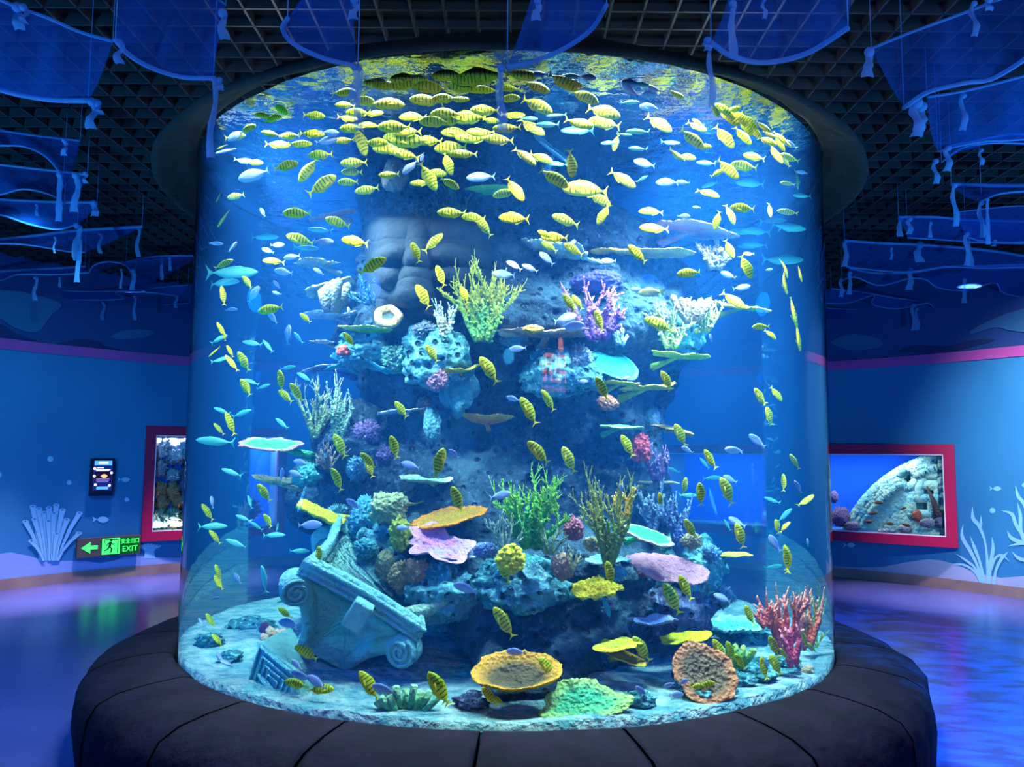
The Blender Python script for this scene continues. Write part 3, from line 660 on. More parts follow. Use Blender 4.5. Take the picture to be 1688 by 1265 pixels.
plate(1000, 918, 74, Cc('58a8b8', '68b4c4', 'b0ecf4'), 'light blue frilly plate coral above the yellow block coral', 'the light blue frilly plate', roll=4, pitch=8, cup=-.12, Y=4.1, bumps=.05)
plate(981, 970, 76, Cc('f0cc10', 'e8c018', 'f8e030'), 'bright yellow blocky bumpy coral beside the mauve table coral', 'the bright yellow block coral', roll=3, pitch=30, cup=0, thick=.14, bumps=.07, Y=3.98, wav=.2)
plate(1000, 1001, 34, Cc('3c9c98', '348c90', None), 'teal leaf-shaped coral hanging below the yellow block coral', 'the teal leaf coral', roll=-70, pitch=30, cup=0, Y=4.05, wav=.04, dr=.6)
plate(881, 944, 44, Cc('7cc8c8', '8cd4d0', 'b8ecec'), 'pale aqua scallop coral beside the yellow tube sponge', 'the pale aqua scallop coral', roll=-30, pitch=60, cup=0, Y=3.98, wav=.05)
plate(1077, 1029, 82, Cc('4a70c0', '5060a8', '90a8e0'), 'blue-violet thin wavy plate coral under the mauve table coral', 'the blue-violet wavy plate', roll=3, pitch=0, cup=.2, Y=4.0, wav=.25, thick=.05)
plate(1018, 1058, 80, Cc('c0b820', 'a8a828', 'e4d830'), 'yellow arched plate coral beside the bright yellow lower plate', 'the yellow arched plate', roll=7, pitch=4, cup=-.15, Y=3.88, wav=.18)
plate(1028, 1086, 74, Cc('a89028', '988830', 'e0b838'), 'brownish yellow plate coral tucked under the yellow arched plate', 'the brownish yellow plate', roll=-16, pitch=10, Y=3.9, wav=.1)
plate(1130, 1055, 78, Cc('e0d818', 'b8c020', 'f4ec28'), 'bright yellow lower plate coral above the round beige coral', 'the bright yellow lower plate', roll=8, pitch=8, Y=4.0, wav=.18)
plate(852, 1124, 152, Cc('5c4c38', '4c4434', 'f8a838', t0=.55), 'big brown bowl coral with golden and pink rim on the tank floor', 'the big bowl coral', roll=2, pitch=19, cup=.3, thick=.06, Y=3.66, wav=.07, name='bowl_coral', bumps=.03)
plate(962, 1160, 132, Cc('40b088', '60b880', 'b8dc78'), 'big green ruffled lettuce coral low at the front of the tank', 'the big green lettuce coral', roll=8, pitch=38, cup=.06, wav=.22, lobes=.12, Y=3.58, name='lettuce_coral', bumps=.04)
plate(1160, 1112, 108, Cc('6c5c4c', '806850', 'e08c60', t0=.6), 'large round beige fan coral facing the glass beside the green fingers', 'the round beige coral', roll=-8, pitch=52, cup=.12, wav=.09, Y=3.80, bumps=.04, dr=.95)
plate(1215, 1036, 130, Cc('48b0b0', '58c0b8', 'a8e8dc'), 'turquoise ledge edge-on behind the pale fish above the flat rock', 'the turquoise ledge', roll=-2, pitch=1, Y=4.9, wav=.25, bumps=.06)
plate(540, 472, 80, Cc('5f8090', '6a7c78', 'a8b8a0'), 'grey-brown ragged ledge coral behind the grey finger coral', 'the grey ragged ledge', roll=12, pitch=-6, Y=4.9, wav=.35, cup=-.1, thick=.12)
plate(545, 522, 76, Cc('7a70b0', '8a98a8', 'c0c8e0'), 'lavender grey ledge coral below the grey finger coral', 'the lavender grey ledge', roll=2, pitch=2, Y=4.8, wav=.3, thick=.08)
plate(520, 437, 66, Cc('7a8880', '6c8490', 'd0c8a0'), 'small brown frilly ledge coral over open water near the stone face', 'the small brown frilly ledge', roll=5, pitch=-3, Y=4.9, wav=.3)
plate(532, 566, 42, Cc('a08078', '8c8890', 'd8b8a0'), 'small pinkish brown ledge coral above the thin lavender plate', 'the small pinkish ledge', roll=-2, pitch=0, Y=4.8)
for a_ in ((602, 905, 40, 34, '2c8c98', '78c8c8', 'teal knobby coral on the turquoise boulder above the capital rim', 'the teal knobby coral', 8, 4.3), (575, 962, 34, 26, '5c9c78', 'b0d8a0', 'pale green crust coral leaning on the capital rim', 'the pale green crust', 7, 4.45),
           (800, 908, 36, 26, '5c84b0', 'b0c8e8', 'blue-grey crust coral between pale staghorn and lavender fold', 'the blue-grey crust', 7, 4.0), (975, 897, 26, 24, 'a89c78', 'e0d4b0', 'beige crust coral under the dark rose coral', 'the beige crust', 9, 4.0),
           (1010, 945, 46, 26, '3c94a4', '9ce0e4', 'teal frilly crust between light blue plate and yellow block', 'the teal frilly crust', 9, 4.12), (1140, 892, 34, 26, '8c8c70', 'd0c8a0', 'khaki crust coral on the blue crusted boulder', 'the khaki crust', 8, 4.3),
           (1172, 912, 30, 30, '4c88b0', 'a8d4f0', 'sky blue crust coral beside the thin yellow-green plate', 'the sky blue crust', 9, 4.4), (700, 668, 26, 30, '94665c', 'd8a088', 'reddish crust coral below the rosy ridged coral', 'the reddish crust', 8, 4.45),
           (604, 712, 44, 40, '5c4c84', '9c80b8', 'deep purple crust coral beside the grey-green upright coral', 'the deep purple crust', 9, 4.55), (628, 752, 40, 36, '4c4474', '8878b0', 'dusky violet crust coral below the deep purple crust', 'the dusky violet crust', 8, 4.5),
           (850, 562, 50, 24, '88a4b4', 'e0f0f4', 'white frosted crust under the pinkish tan plate near the bush', 'the white frosted crust', 10, 4.4), (952, 588, 46, 40, '90a8bc', 'e8f4fc', 'white lacy crust coral touching the teal oval plate', 'the white lacy crust', 11, 4.35),
           (590, 772, 36, 44, '38708c', '70a8b8', 'slate blue knobby coral under the deep purple crust', 'the slate blue knob', 8, 4.6), (560, 850, 44, 40, '3c7c88', '78b8b8', 'sea green knobby coral behind the tilted bumpy yellow plate', 'the sea green knob', 8, 4.7),
           (690, 985, 40, 40, '2f8c8c', '70ccb8', 'jade green crust coral above the bleached branch', 'the jade crust', 7, 4.25), (1088, 520, 30, 46, '6c8c98', 'b0c8d0', 'grey-blue pillar coral at the side of the yellowish green clump', 'the grey-blue pillar', 6, 4.7),
           (1190, 985, 40, 40, '5c9cac', 'b0e4e4', 'frosted aqua crust at the end of the mauve table coral', 'the frosted aqua crust', 10, 4.6), (700, 545, 40, 30, '5c7484', 'a8b8c4', 'grey rubble coral under the chin of the stone face', 'the grey rubble coral', 8, 4.4)):
    lump(a_[0], a_[1], a_[2], a_[3], Cc(a_[4], None, a_[5], t0=.3), a_[6], a_[7], k=a_[8], Y=None if BV[0].ray_cast(EYE, ray(a_[0], a_[1]))[0] is not None and a_[9] > 4.2 else a_[9], amp=.5)
# ring coral
p = hit(640, 522) - ray(640, 522) * .24; rt = empty('ring_coral', p, 'round cream cup coral with a sunken grey middle', 'coral'); r = S(17, depth(p))
V = []; T = []
for i in range(40):
    a = 2 * PI * i / 40
    for k in range(14): b_ = 2 * PI * k / 14; q = r * (1 + .42 * math.cos(b_) + .05 * math.sin(5 * a)); V.append((q * math.cos(a), q * math.sin(a), r * .4 * math.sin(b_))); T.append(.5)
me = mesh('rim', V, grid_faces(40, 14, True, True), {'t': T}); Mx = orient(-10, 55); me.transform(Mx); link('rim', me, ccol('d8c088', 'c8b080'), rt)
me = mesh('middle', [(0, 0, -.2 * r)] + [(r * .8 * math.cos(2 * PI * k / 24), r * .8 * math.sin(2 * PI * k / 24), -.05 * r) for k in range(24)], [(0, 1 + k, 1 + (k + 1) % 24) for k in range(24)]); me.transform(Mx); link('middle', me, ccol('607880'), rt)
LM.append((640, 522, 'the cream ring coral'))
# branching corals
branchy(795, 560, 150, 148, Cc('4f9c58', '7cb048', 'e8e048', t0=.35), 'tall yellow-green branching coral, highest bush on the reef shelf', 'the tall yellow-green bush', n0=9, lev=3, nub=1, thick=.035, spread=50, back=.25)
branchy(985, 556, 110, 98, Cc('7c58a8', '8c60a8', 'f0a0c8', t0=.4), 'pink and purple branching coral beneath the purple dome coral', 'the pink branching coral', n0=5, lev=2, nub=1, thick=.045, spread=58, back=.25)
branchy(876, 900, 140, 138, Cc('2f9c50', '48b048', 'a8e840', t0=.4), 'bright green branching coral in the centre of the lower shelf', 'the bright green bush', n0=9, lev=3, nub=1, thick=.035, spread=52, back=.3)
branchy(1004, 925, 120, 165, Cc('5c8848', '8c8c38', 'c8c860', t0=.4), 'tall olive branching coral beside the bright green table coral', 'the tall olive bush', n0=7, lev=3, nub=1, thick=.035, spread=40, back=.35)
branchy(1027, 850, 46, 52, Cc('e0a828', None, 'f4cc50'), 'small golden antler coral rising out of the olive bush', 'the golden antler coral', n0=2, lev=2, thick=.075, spread=40, Y=4.0)
branchy(833, 905, 66, 66, Cc('88a890', '98b098', 'dce8c0'), 'pale thin staghorn coral in front of the bright green bush', 'the pale staghorn', n0=5, lev=2, thick=.035, spread=60, Y=3.95)
branchy(905, 910, 70, 60, Cc('7c9c60', '88a068', 'd0d898'), 'short pale olive staghorn at the foot of the bright green bush', 'the short pale staghorn', n0=6, lev=2, thick=.035, spread=60, Y=3.98)
branchy(1085, 790, 60, 62, Cc('5c5088', '6c5c90', 'b898c8', t0=.4), 'purple knobbly branching coral against open blue water', 'the purple knobbly branch coral', n0=4, lev=2, nub=1, thick=.07, spread=50, Y=4.5)
branchy(612, 500, 80, 52, Cc('1f5c98', '2c70a8', '58b0e0'), 'dark blue spiky bush coral beside the stone face', 'the dark blue spiky bush', n0=9, lev=2, thick=.03, spread=75, style='spiky', back=.2)
branchy(1180, 440, 66, 62, Cc('6c7458', '887c58', 'b8a888'), 'brown-green knobbly branch coral under the mauve upper plate', 'the brown-green branch coral', n0=4, lev=2, nub=1, thick=.08, spread=45, Y=4.85)
branchy(522, 720, 76, 110, Cc('7c9c68', '98a870', 'd8d898'), 'cream and green bush coral above the mint table coral', 'the cream bush coral', n0=6, lev=3, nub=.6, thick=.03, spread=35, Y=4.75)
branchy(560, 722, 50, 116, Cc('5c8c70', '70987c', 'b8d0b0'), 'upright grey-green branching coral beside the cream bush coral', 'the grey-green upright coral', n0=5, lev=2, nub=.8, thick=.03, spread=22, Y=4.7)
branchy(1105, 570, 90, 78, Cc('80a058', '98ac60', 'd8dc88'), 'yellowish green clump of branching coral behind the lime plate', 'the yellowish green clump', n0=6, lev=2, nub=1, thick=.05, spread=60, Y=4.6)
branchy(1158, 545, 66, 60, Cc('90b050', 'a8b850', 'e0e070'), 'pale yellow-green nubby coral beside the bright yellow jutting plate', 'the nubby yellow-green coral', n0=5, lev=2, nub=1, thick=.05, spread=62, Y=4.7)
branchy(1118, 905, 60, 96, Cc('40588c', '50689c', '90b0d0'), 'blue-violet spiky branching coral behind the bright green table coral', 'the blue-violet spiky coral', n0=5, lev=2, nub=1, thick=.06, spread=42, Y=4.45)
branchy(1076, 880, 50, 92, Cc('507898', '6088a0', 'a8c8d8'), 'grey-blue mossy coral behind the olive bush', 'the grey-blue mossy coral', n0=5, lev=2, nub=1, thick=.06, spread=30, Y=4.5)
branchy(715, 360, 96, 50, Cc('38505c', '405c64', '607c84'), 'dark dull antler coral high on the rock above the stone face', 'the dark antler coral', n0=5, lev=2, thick=.05, spread=70, back=.15)
branchy(750, 372, 50, 80, Cc('3c5c50', '4c6c58', '6c9070'), 'dark green bush coral high on the rock beside the dark antler coral', 'the dark green upper bush', n0=4, lev=2, nub=1, thick=.05, spread=40, back=.1)
branchy(735, 560, 44, 68, Cc('8c7468', '60a098', 'a8d0c8'), 'brown and teal shaggy coral beside the tall yellow-green bush', 'the shaggy teal coral', n0=4, lev=2, nub=1, thick=.06, spread=30, back=.2)
branchy(540, 770, 60, 50, Cc('6c5c54', '887468', 'c8b098'), 'thin brown twig coral between the mint table coral and grey-green coral', 'the brown twig coral', n0=5, lev=2, thick=.03, spread=60, Y=4.6)
branchy(1022, 565, 32, 34, Cc('90c0d8', None, 'd8f0f8'), 'tiny white-blue forked coral above the large teal oval plate', 'the tiny forked white coral', n0=4, lev=1, thick=.07, spread=50, Y=4.3)
branchy(940, 935, 40, 42, Cc('a0a070', 'b0a878', 'd8d0a0'), 'small cream tufted coral beside the tan brush coral', 'the cream tufted coral', n0=7, lev=1, thick=.05, spread=60, Y=3.96)
branchy(1336, 1092, 50, 130, Cc('a8c048', '90b048', 'e0e070'), 'yellow-green thin stemmed coral behind the pink antler coral', 'the thin yellow-green stems', n0=6, lev=2, thick=.02, spread=22, Y=4.75)
branchy(1292, 1072, 74, 110, Cc('e85c50', 'd85860', 'ffa898', t0=.3), 'tall pink antler coral on a dark blue trunk near the seaweed side', 'the tall pink antler coral', n0=6, lev=2, thick=.07, spread=48, Y=4.35, name='antler_coral')
branchy(1332, 1065, 64, 95, Cc('f06840', 'e06048', 'ffb490', t0=.3), 'orange-pink forked antler coral, second trunk beside the tall pink one', 'the orange-pink forked antler coral', n0=4, lev=2, thick=.07, spread=50, Y=4.5, name='antler_coral')
branchy(1306, 1090, 40, 60, Cc('d85878', 'd05878', 'f08898'), 'small mauve-pink forked coral at the foot of the pink antler coral', 'the small mauve fork coral', n0=3, lev=1, thick=.08, spread=40, Y=4.15, name='antler_coral')
branchy(1262, 1030, 50, 60, Cc('f06858', 'e86c60', 'ffb8a0'), 'low pink cluster of blunt antlers leaning from the tall pink coral', 'the low pink antler cluster', n0=4, lev=2, thick=.09, spread=65, Y=4.3, name='antler_coral')
fingers(668, 1176, 118, 62, Cc('5cb088', '50a080', 'b0e0b0'), 'green tube fingers fanning from the sand in front of the dark hollow', 'the green tube fingers', n=9, Y=3.62, spread=60, rad=.085)
fingers(548, 512, 50, 52, Cc('566460', '64706a', '8c988c'), 'stubby grey finger coral on the ledge beside the blue spiky bush', 'the grey finger coral', n=5, open_top=False, rad=.15, spread=25, taper=1.0, Y=4.65)
fingers(1213, 1098, 70, 42, Cc('68a850', '58a058', 'b0d868'), 'short green finger coral between the beige coral and pink antler coral', 'the short green fingers', n=7, open_top=False, rad=.13, spread=55, taper=.9, Y=4.1)
fingers(1140, 530, 60, 52, Cc('64644c', '6c684e', '98946c'), 'cream folded fan coral inside the yellowish green clump', 'the cream fan coral', n=6, open_top=False, rad=.10, spread=38, taper=1.3, Y=4.62)
fingers(448, 1065, 34, 30, Cc('d89878', None, 'f0c0a0'), 'tiny salmon sponge at the edge of the carved stone block', 'the tiny salmon sponge', n=4, open_top=False, rad=.22, spread=40, Y=4.3)
# yellow tube sponge: every short tube a part
p = PY(842, 922, 3.93); rt = empty('tube_sponge', p, 'round cluster of bright yellow open tubes above the rock full of holes', 'sponge'); mt = ccol('e8d018', 'e0c818', 'f8e840', bump=.004); rnd = random.Random(4)
ga = PI * (3 - 5 ** .5)
for k in range(46):
    y_ = 1 - (k + .5) / 46; rr = math.sqrt(1 - y_ * y_); v = Vector((rr * math.cos(k * ga), -y_ * .9 - .1, rr * math.sin(k * ga))).normalized(); b_ = MB(); q = .052; s_ = rnd.uniform(.85, 1.1)
    tip = Vector((v.x * .072, v.y * .06, v.z * .072)) * s_
    b_.tube([v * .02, tip * .8, tip, tip * .995, tip * .7], [.009, .012, .0135, .0075, .005], 9, attr=[0, .5, 1, .4, 0]); b_.build('tube', mt, rt)
LM.append((842, 922, 'the yellow tube sponge'))
# lumps and cauliflower corals
lump(928, 935, 36, 42, Cc('b89078', 'a88470', 'e0b898'), 'tan brush-like dome coral beside the pale aqua scallop coral', 'the tan brush coral', k=9, amp=.4, Y=3.97)
lump(640, 838, 62, 50, Cc('98a070', '88986c', 'd0c890'), 'khaki cauliflower coral next to the small yellow plate', 'the khaki cauliflower coral', k=6, Y=4.35)
lump(658, 880, 34, 52, Cc('98a030', '88982c', 'c8c838'), 'mustard lobed coral at the end of the big orange table coral', 'the mustard lobed coral', k=3.4, Y=4.2)
lump(660, 952, 44, 54, Cc('a08c5c', '908054', 'd0b070'), 'ochre cauliflower coral above the rim of the fallen capital', 'the ochre cauliflower coral', k=5, Y=4.25)
lump(690, 945, 46, 44, Cc('b09060', 'a08058', 'e8bc78'), 'golden brown cauliflower coral below the pink lettuce coral', 'the golden brown cauliflower coral', k=5, Y=4.2)
lump(635, 935, 30, 56, Cc('8c9068', '7c8864', 'b8b080'), 'olive grey lumpy coral touching the ochre cauliflower coral', 'the olive lumpy coral', k=6, Y=4.3)
lump(572, 925, 48, 30, Cc('6ca890', '78a888', 'b8d0a8'), 'pale green lumpy coral behind the top corner of the capital', 'the pale green lump', k=6, Y=4.6)
lump(720, 625, 36, 40, Cc('a87888', '986c80', 'e0a8a8'), 'rosy ridged coral on the rock beside the crumpled orange plate', 'the rosy ridged coral', k=5, Y=4.35)
lump(1002, 665, 34, 26, Cc('a06850', '90604c', 'd8906c'), 'orange-brown basket sponge on the rock above the green wedge plate', 'the orange basket sponge', k=8, Y=4.45, cat='sponge', name='basket_sponge')
lump(1056, 738, 32, 50, Cc('c04858', 'b04050', 'ff6850', t0=.5), 'coral-red crusty sponge beside the purple knobbly branches', 'the red crusty sponge', k=5, Y=4.5, cat='sponge', name='crusty_sponge')
lump(945, 872, 36, 40, Cc('a05468', '904c60', 'd87888'), 'dark rose lumpy coral between the green bush and olive bush', 'the dark rose coral', k=5, Y=4.1)
lump(755, 640, 56, 76, Cc('4c8c94', '407c88', '80b8bc'), 'grey-teal pitted sponge rock with a large hole beside the white plate', 'the holed sponge rock', k=2.0, amp=-.5, Y=4.55)
lump(505, 785, 50, 40, Cc('38a0a0', '409c94', '78d0b8'), 'teal brain-like coral beneath the mint table coral', 'the teal brain coral', k=9, amp=.3, Y=4.75)
lump(600, 860, 60, 70, Cc('2f7c94', '38889c', '60b8c0'), 'deep teal knobbly coral above the capital', 'the deep teal knobbly coral', k=8, amp=.3, Y=4.5)
lump(566, 578, 22, 20, Cc('d84838', 'c04438', 'f08868'), 'small red crusty sponge beside the short teal blade', 'the small red sponge', k=5, sub=4, Y=4.55, cat='sponge', name='crusty_sponge')
lump(437, 1037, 20, 22, Cc('a04870', '90446c', 'c86888'), 'small magenta urchin-like tuft behind the carved block', 'the magenta tuft', k=8, amp=.5, sub=4, Y=4.9)
lump(1332, 1110, 22, 24, Cc('c8b090', 'b8a488', 'e8d8b0'), 'small cream ring-like lump on the sand near the pink antlers', 'the cream lump', k=6, sub=4, Y=4.25)
lump(1075, 690, 26, 34, Cc('6c98b0', '80a8b8', 'c0dce0'), 'pale blue frosted knob between the wavy yellow and brown plates', 'the frosted blue knob', k=8, amp=.4, sub=4, Y=4.65)
lump(712, 700, 30, 60, Cc('40808c', '4c8c94', '78b0b4'), 'teal crusted knob under the thin white-lavender plate', 'the teal crusted knob', k=5, sub=4, Y=4.5)
lump(585, 590, 60, 40, Cc('387c90', '44889c', '80b8c0'), 'blue-grey crusted lump under the yellow-green ledge coral', 'the blue-grey crusted lump', k=6, Y=4.65)
lump(655, 590, 50, 44, Cc('4c8c7c', '58948c', '90c0a0'), 'grey-green frilly lump coral beside the pitted pale boulder', 'the grey-green frilly lump', k=7, amp=.45, Y=4.55)
# plain cream weathered branch lying from the capital rim to the rock
b_ = MB(); pp = [PY(x, y, 4.1) for x, y in ((655, 1018), (680, 1012), (705, 1005), (728, 994), (742, 980))]; b_.tube(pp, [.035, .04, .035, .03, .02], 10)
o = b_.build('dead_branch', ccol('a8c8a8', '90b8a0')); tag(o, 'pale bleached branch lying across the rim of the fallen capital', 'branch'); LM.append((700, 1005, 'the bleached branch'))

# ---------------------------------------------------------------- fallen capital and carved block
def grooves(b_, P, Q, r, n=5): b_.tube([P, Q], r, n)
def capital():
    """tilted stone capital: square moulded slab on a flared four-sided bell, scroll under each slab corner"""
    c = PY(602, 982, 3.95)     # middle of the slab's near edge
    d = depth(c); W = S(232, d)
    root = empty('stone_capital', c, 'fallen turquoise stone column capital with scrolls, lying tilted on the sand', 'stone capital')
    # local frame: X along slab edge (falls to the east), Z axis of the column (points up and east), Y away
    X = (RIGHT * math.cos(math.radians(-31)) + Vector((0, 0, 1)) * math.sin(math.radians(-31))); X = (X + Vector((0, .12, 0))).normalized()
    Z = Vector((math.sin(math.radians(31)), -.22, math.cos(math.radians(31)))); Z = (Z - X * Z.dot(X)).normalized(); Y = Z.cross(X)
    Mx = Matrix((X, Y, Z)).transposed().to_4x4(); hw = W / 2
    def sq(t_half, z, ins=0.0, n=13):
        # square outline whose sides bow inward by ins
        pts = []
        for s in range(4):
            for k in range(n - 1):
                u = -1 + 2 * k / (n - 1); e = t_half * (1 - ins * (1 - u * u)); x, y = u * t_half, -e
                for _ in range(s): x, y = -y, x
                pts.append((x, y + hw, z))
        return pts
    def loft(name, rows, mat, noise=.004):
        V = [p for r_ in rows for p in sq(*r_)]; m_ = len(sq(*rows[0])); V = np.array(V)
        V += np.stack([fbm(V * 9, 3, s) for s in (1, 2, 3)], 1) * noise
        Fs = grid_faces(len(rows), m_, wrap_v=True) + [tuple(range(m_))[::-1], tuple((len(rows) - 1) * m_ + k for k in range(m_))]
        me = mesh(name, V, Fs); me.transform(Mx); return link(name, me, mat, root)
    loft('slab', [(hw * .80, -.11, .10), (hw * .93, -.085, .10), (hw * .99, -.06, .10), (hw * 1.0, -.03, .10), (hw * 1.0, 0, .10), (hw * .95, .02, .10), (hw * .88, .02, .10), (hw * .86, -.03, .1), (hw * .80, -.035, .1)], M_stone)
    rows = []
    for k in range(16):
        t = k / 15; h = -.10 - t * .44; rows.append((hw * (.36 + .54 * (1 - t) ** 2.0), h, .30 * (1 - t) ** 1.2 + .03))
    loft('bell', rows[::-1], M_stone, .003)
    loft('neck', [(hw * .46, -.60, 0), (hw * .48, -.58, 0), (hw * .48, -.54, 0), (hw * .43, -.52, 0)], M_stone)
    # scrolls under the corners, with their spiral relief
    for sx, sy in ((-1, -1), (1, -1), (-1, 1), (1, 1)):
        b_ = MB(); cx_, cy_, cz_ = sx * hw * .90, hw + sy * hw * .90, -.155; ax = Vector((sx, -sy, 0)).normalized() if False else Vector((sx * .35, -1 * -sy * 0 + 1, 0)).normalized()
        pts = [Vector((cx_, cy_, cz_)) - ax * .055, Vector((cx_, cy_, cz_)) - ax * .045, Vector((cx_, cy_, cz_)) + ax * .045, Vector((cx_, cy_, cz_)) + ax * .055]
        b_.tube(pts, [.06, .08, .08, .06], 24); sp = []
        for k in range(46):
            a = k / 45 * 2.3 * 2 * PI; r_ = .072 * (1 - k / 45 * .86); o1 = Vector((0, 0, 1)); o2 = ax.cross(o1)
            sp.append(Vector((cx_, cy_, cz_)) - ax * .060 + o1 * r_ * math.cos(a) + o2 * r_ * math.sin(a) * sx)
        b_.tube(sp, .008, 6)
        # leaf rib sweeping from the scroll down the corner of the bell
        rib = []
        for k in range(14):
            t = k / 13; q = hw * (.36 + .52 * (1 - t) ** 2.0); rib.append(Vector((sx * q, hw + sy * q, -.13 - t * .42)))
        b_.tube(rib, [.05 - .022 * k / 13 for k in range(14)], 10)
        o = b_.build('scroll', M_stone, root); o.data.transform(Mx)
    # carved relief: nested arches on the near faces
    b_ = MB()
    for s in (0, 1):
        for j in range(3):
            pts = []
            for k in range(25):
                u = -1 + 2 * k / 24; t = .16 + .2 * j + .5 * (1 - abs(u)) * .0; q = .62 - j * .17; x = u * hw * q * .62; tt = .28 + .55 * (abs(u) ** 1.5) * (1 - j * .22) * .8 + j * .08
                hgt = hw * (.36 + .54 * (1 - tt) ** 2.4); ins = .30 * (1 - tt) ** 1.2 + .03; y = -hgt * (1 - ins * (1 - (x / hgt) ** 2)) - .004
                P_ = Vector((x, y, -.10 - tt * .44)) if s == 0 else Vector((-(-y) * -1 * -1, x, -.10 - tt * .44))
                if s == 1: P_ = Vector((y, x, -.10 - tt * .44))
                pts.append(P_ + Vector((0, hw, 0)))
            b_.tube(pts, .010, 6)
    o = b_.build('carved_relief', M_stone, root); o.data.transform(Mx)
    b_ = MB()
    for zz_, rr_ in ((-.004, .012), (-.035, .008), (-.066, .010)):
        b_.tube([Vector((-hw, .004, zz_)), Vector((-hw * .5, hw * .07, zz_)), Vector((0, hw * .1, zz_)), Vector((hw * .5, hw * .07, zz_)), Vector((hw, .004, zz_))], rr_, 8)
    o = b_.build('slab_moulding', M_stone, root); o.data.transform(Mx)
    # square boss in the middle of the near slab face
    b_ = MB(); b_.box((0.02, -hw * .015, -.10), (.10, .07, .15)); o = b_.build('boss', M_stone, root, smooth=False); o.data.transform(Mx)
    bv = o.modifiers.new('soft', 'BEVEL'); bv.width = .012; bv.segments = 3
    return root
capital(); LM.append((590, 1010, 'the fallen stone capital'))
def block():
    root = empty('carved_block', PY(462, 1160, 3.95), 'turquoise carved stone block with meander relief, half sunk in sand beside the capital', 'stone block')
    o0 = Vector(root.location)
    # near face (pixel corners), pulled back for depth
    front = [PY(396, 1158, 4.03), PY(428, 1056, 4.05), PY(500, 1116, 3.80), PY(474, 1190, 3.77)]
    backv = [p + Vector((.06, .34, .0)) for p in front]; backv[2] = PY(560, 1150, 4.2); backv[3] = PY(555, 1192, 4.15)
    V = [p - o0 for p in front + backv]; me = mesh('block_body', [tuple(v) for v in V], [(0, 1, 2, 3), (7, 6, 5, 4), (0, 4, 5, 1), (1, 5, 6, 2), (2, 6, 7, 3), (3, 7, 4, 0)])
    o = link('block_body', me, M_stone, root, smooth=False); bv = o.modifiers.new('soft', 'BEVEL'); bv.width = .014; bv.segments = 3
    n = (front[1] - front[0]).cross(front[3] - front[0]).normalized()
    if n.y > 0: n = -n
    cen = sum((f for f in front), Vector()) / 4
    for nm, sc_, r_ in (('relief_frame', .84, .010), ('relief_meander', .62, .009), ('relief_meander', .42, .008), ('relief_meander', .22, .007)):
        b_ = MB(); q = [cen + (f - cen) * sc_ + n * .004 - o0 for f in front]
        pth = q + [q[0]] if sc_ > .8 else q + [q[0].lerp(q[1], .55)]
        b_.tube(pth, r_, 6); b_.build(nm, M_stone, root)
block(); LM.append((450, 1125, 'the carved stone block'))
# ---------------------------------------------------------------- stone face in the rock
def face():
    """relief of a huge carved face: grid over the photo area with brow, closed eyes, nose and lips"""
    x0, x1, y0, y1 = 612, 816, 366, 552; nx, ny = 150, 140; Yf = AY - .66; V = []
    g = lambda x, c, s: math.exp(-((x - c) / s) ** 2)
    for i in range(nx):
        for j in range(ny):
            u = i / (nx - 1); v = j / (ny - 1); x = x0 + (x1 - x0) * u; y = y0 + (y1 - y0) * v
            h = .34 * (1 - abs((u - .42) / .62) ** 2.4) * (1 - abs(v - .5) ** 3 * 3.5)
            nl = 690 - 10 * max(0, (y - 400) / 90); wdt = 8 + 15 * max(0, min(1, (y - 400) / 95)) ** 1.3
            h += .20 * math.exp(-abs((x - nl) / wdt) ** 2.6) * (1 / (1 + math.exp(-(y - 388) / 8))) * (1 / (1 + math.exp((y - 494) / 2.2))) * (.4 + .6 * max(0, min(1, (y - 395) / 95)))
            for ex, ew in ((650, 17), (742, 38)):
                h += .12 * g(x, ex, ew * 1.1) * g(y, 424 + abs(x - ex) * .12, 7)
                h -= .16 * g(x, ex, ew * 1.1) * g(y, 440 + abs(x - ex) * .08, 6)
                h += .11 * g(x, ex, ew * .8) * g(y, 458, 9)
                h -= .09 * g(x, ex, ew) * g(y, 469 - abs(x - ex) * .1, 2.4)
            h += .07 * g(x, 686, 34) * g(y, 515, 5) - .05 * g(x, 686, 36) * g(y, 523, 2.5) + .07 * g(x, 686, 28) * g(y, 532, 5.5)
            h -= .025 * g(y, 400 + 4 * math.sin(x * .02), 1.8) + .025 * g(y, 492 + 4 * math.sin(x * .02), 1.8)
            h -= .025 * (g(x, 712, 1.8) if y < 400 else g(x, 775, 1.8))
            h -= .55 * max(0, 1 - u / .16) ** 2 + .35 * max(0, 1 - v / .10) ** 2 + .5 * max(0, 1 - (1 - u) / .14) ** 2 + .4 * max(0, 1 - (1 - v) / .1) ** 2
            V.append(PY(x, y, Yf - h)[:])
    V = np.array(V); V[:, 1] += fbm(V * 7, 3, 3) * .012
    me = mesh('stone_statue', V, grid_faces(nx, ny)); o = link('stone_statue', me, M_stone2); tag(o, 'giant carved stone face with closed eyes and long nose set in the reef rock', 'statue')
    s_ = o.modifiers.new('thick', 'SOLIDIFY'); s_.thickness = .05; s_.offset = -1
face(); LM.append((700, 470, 'the carved stone face'))
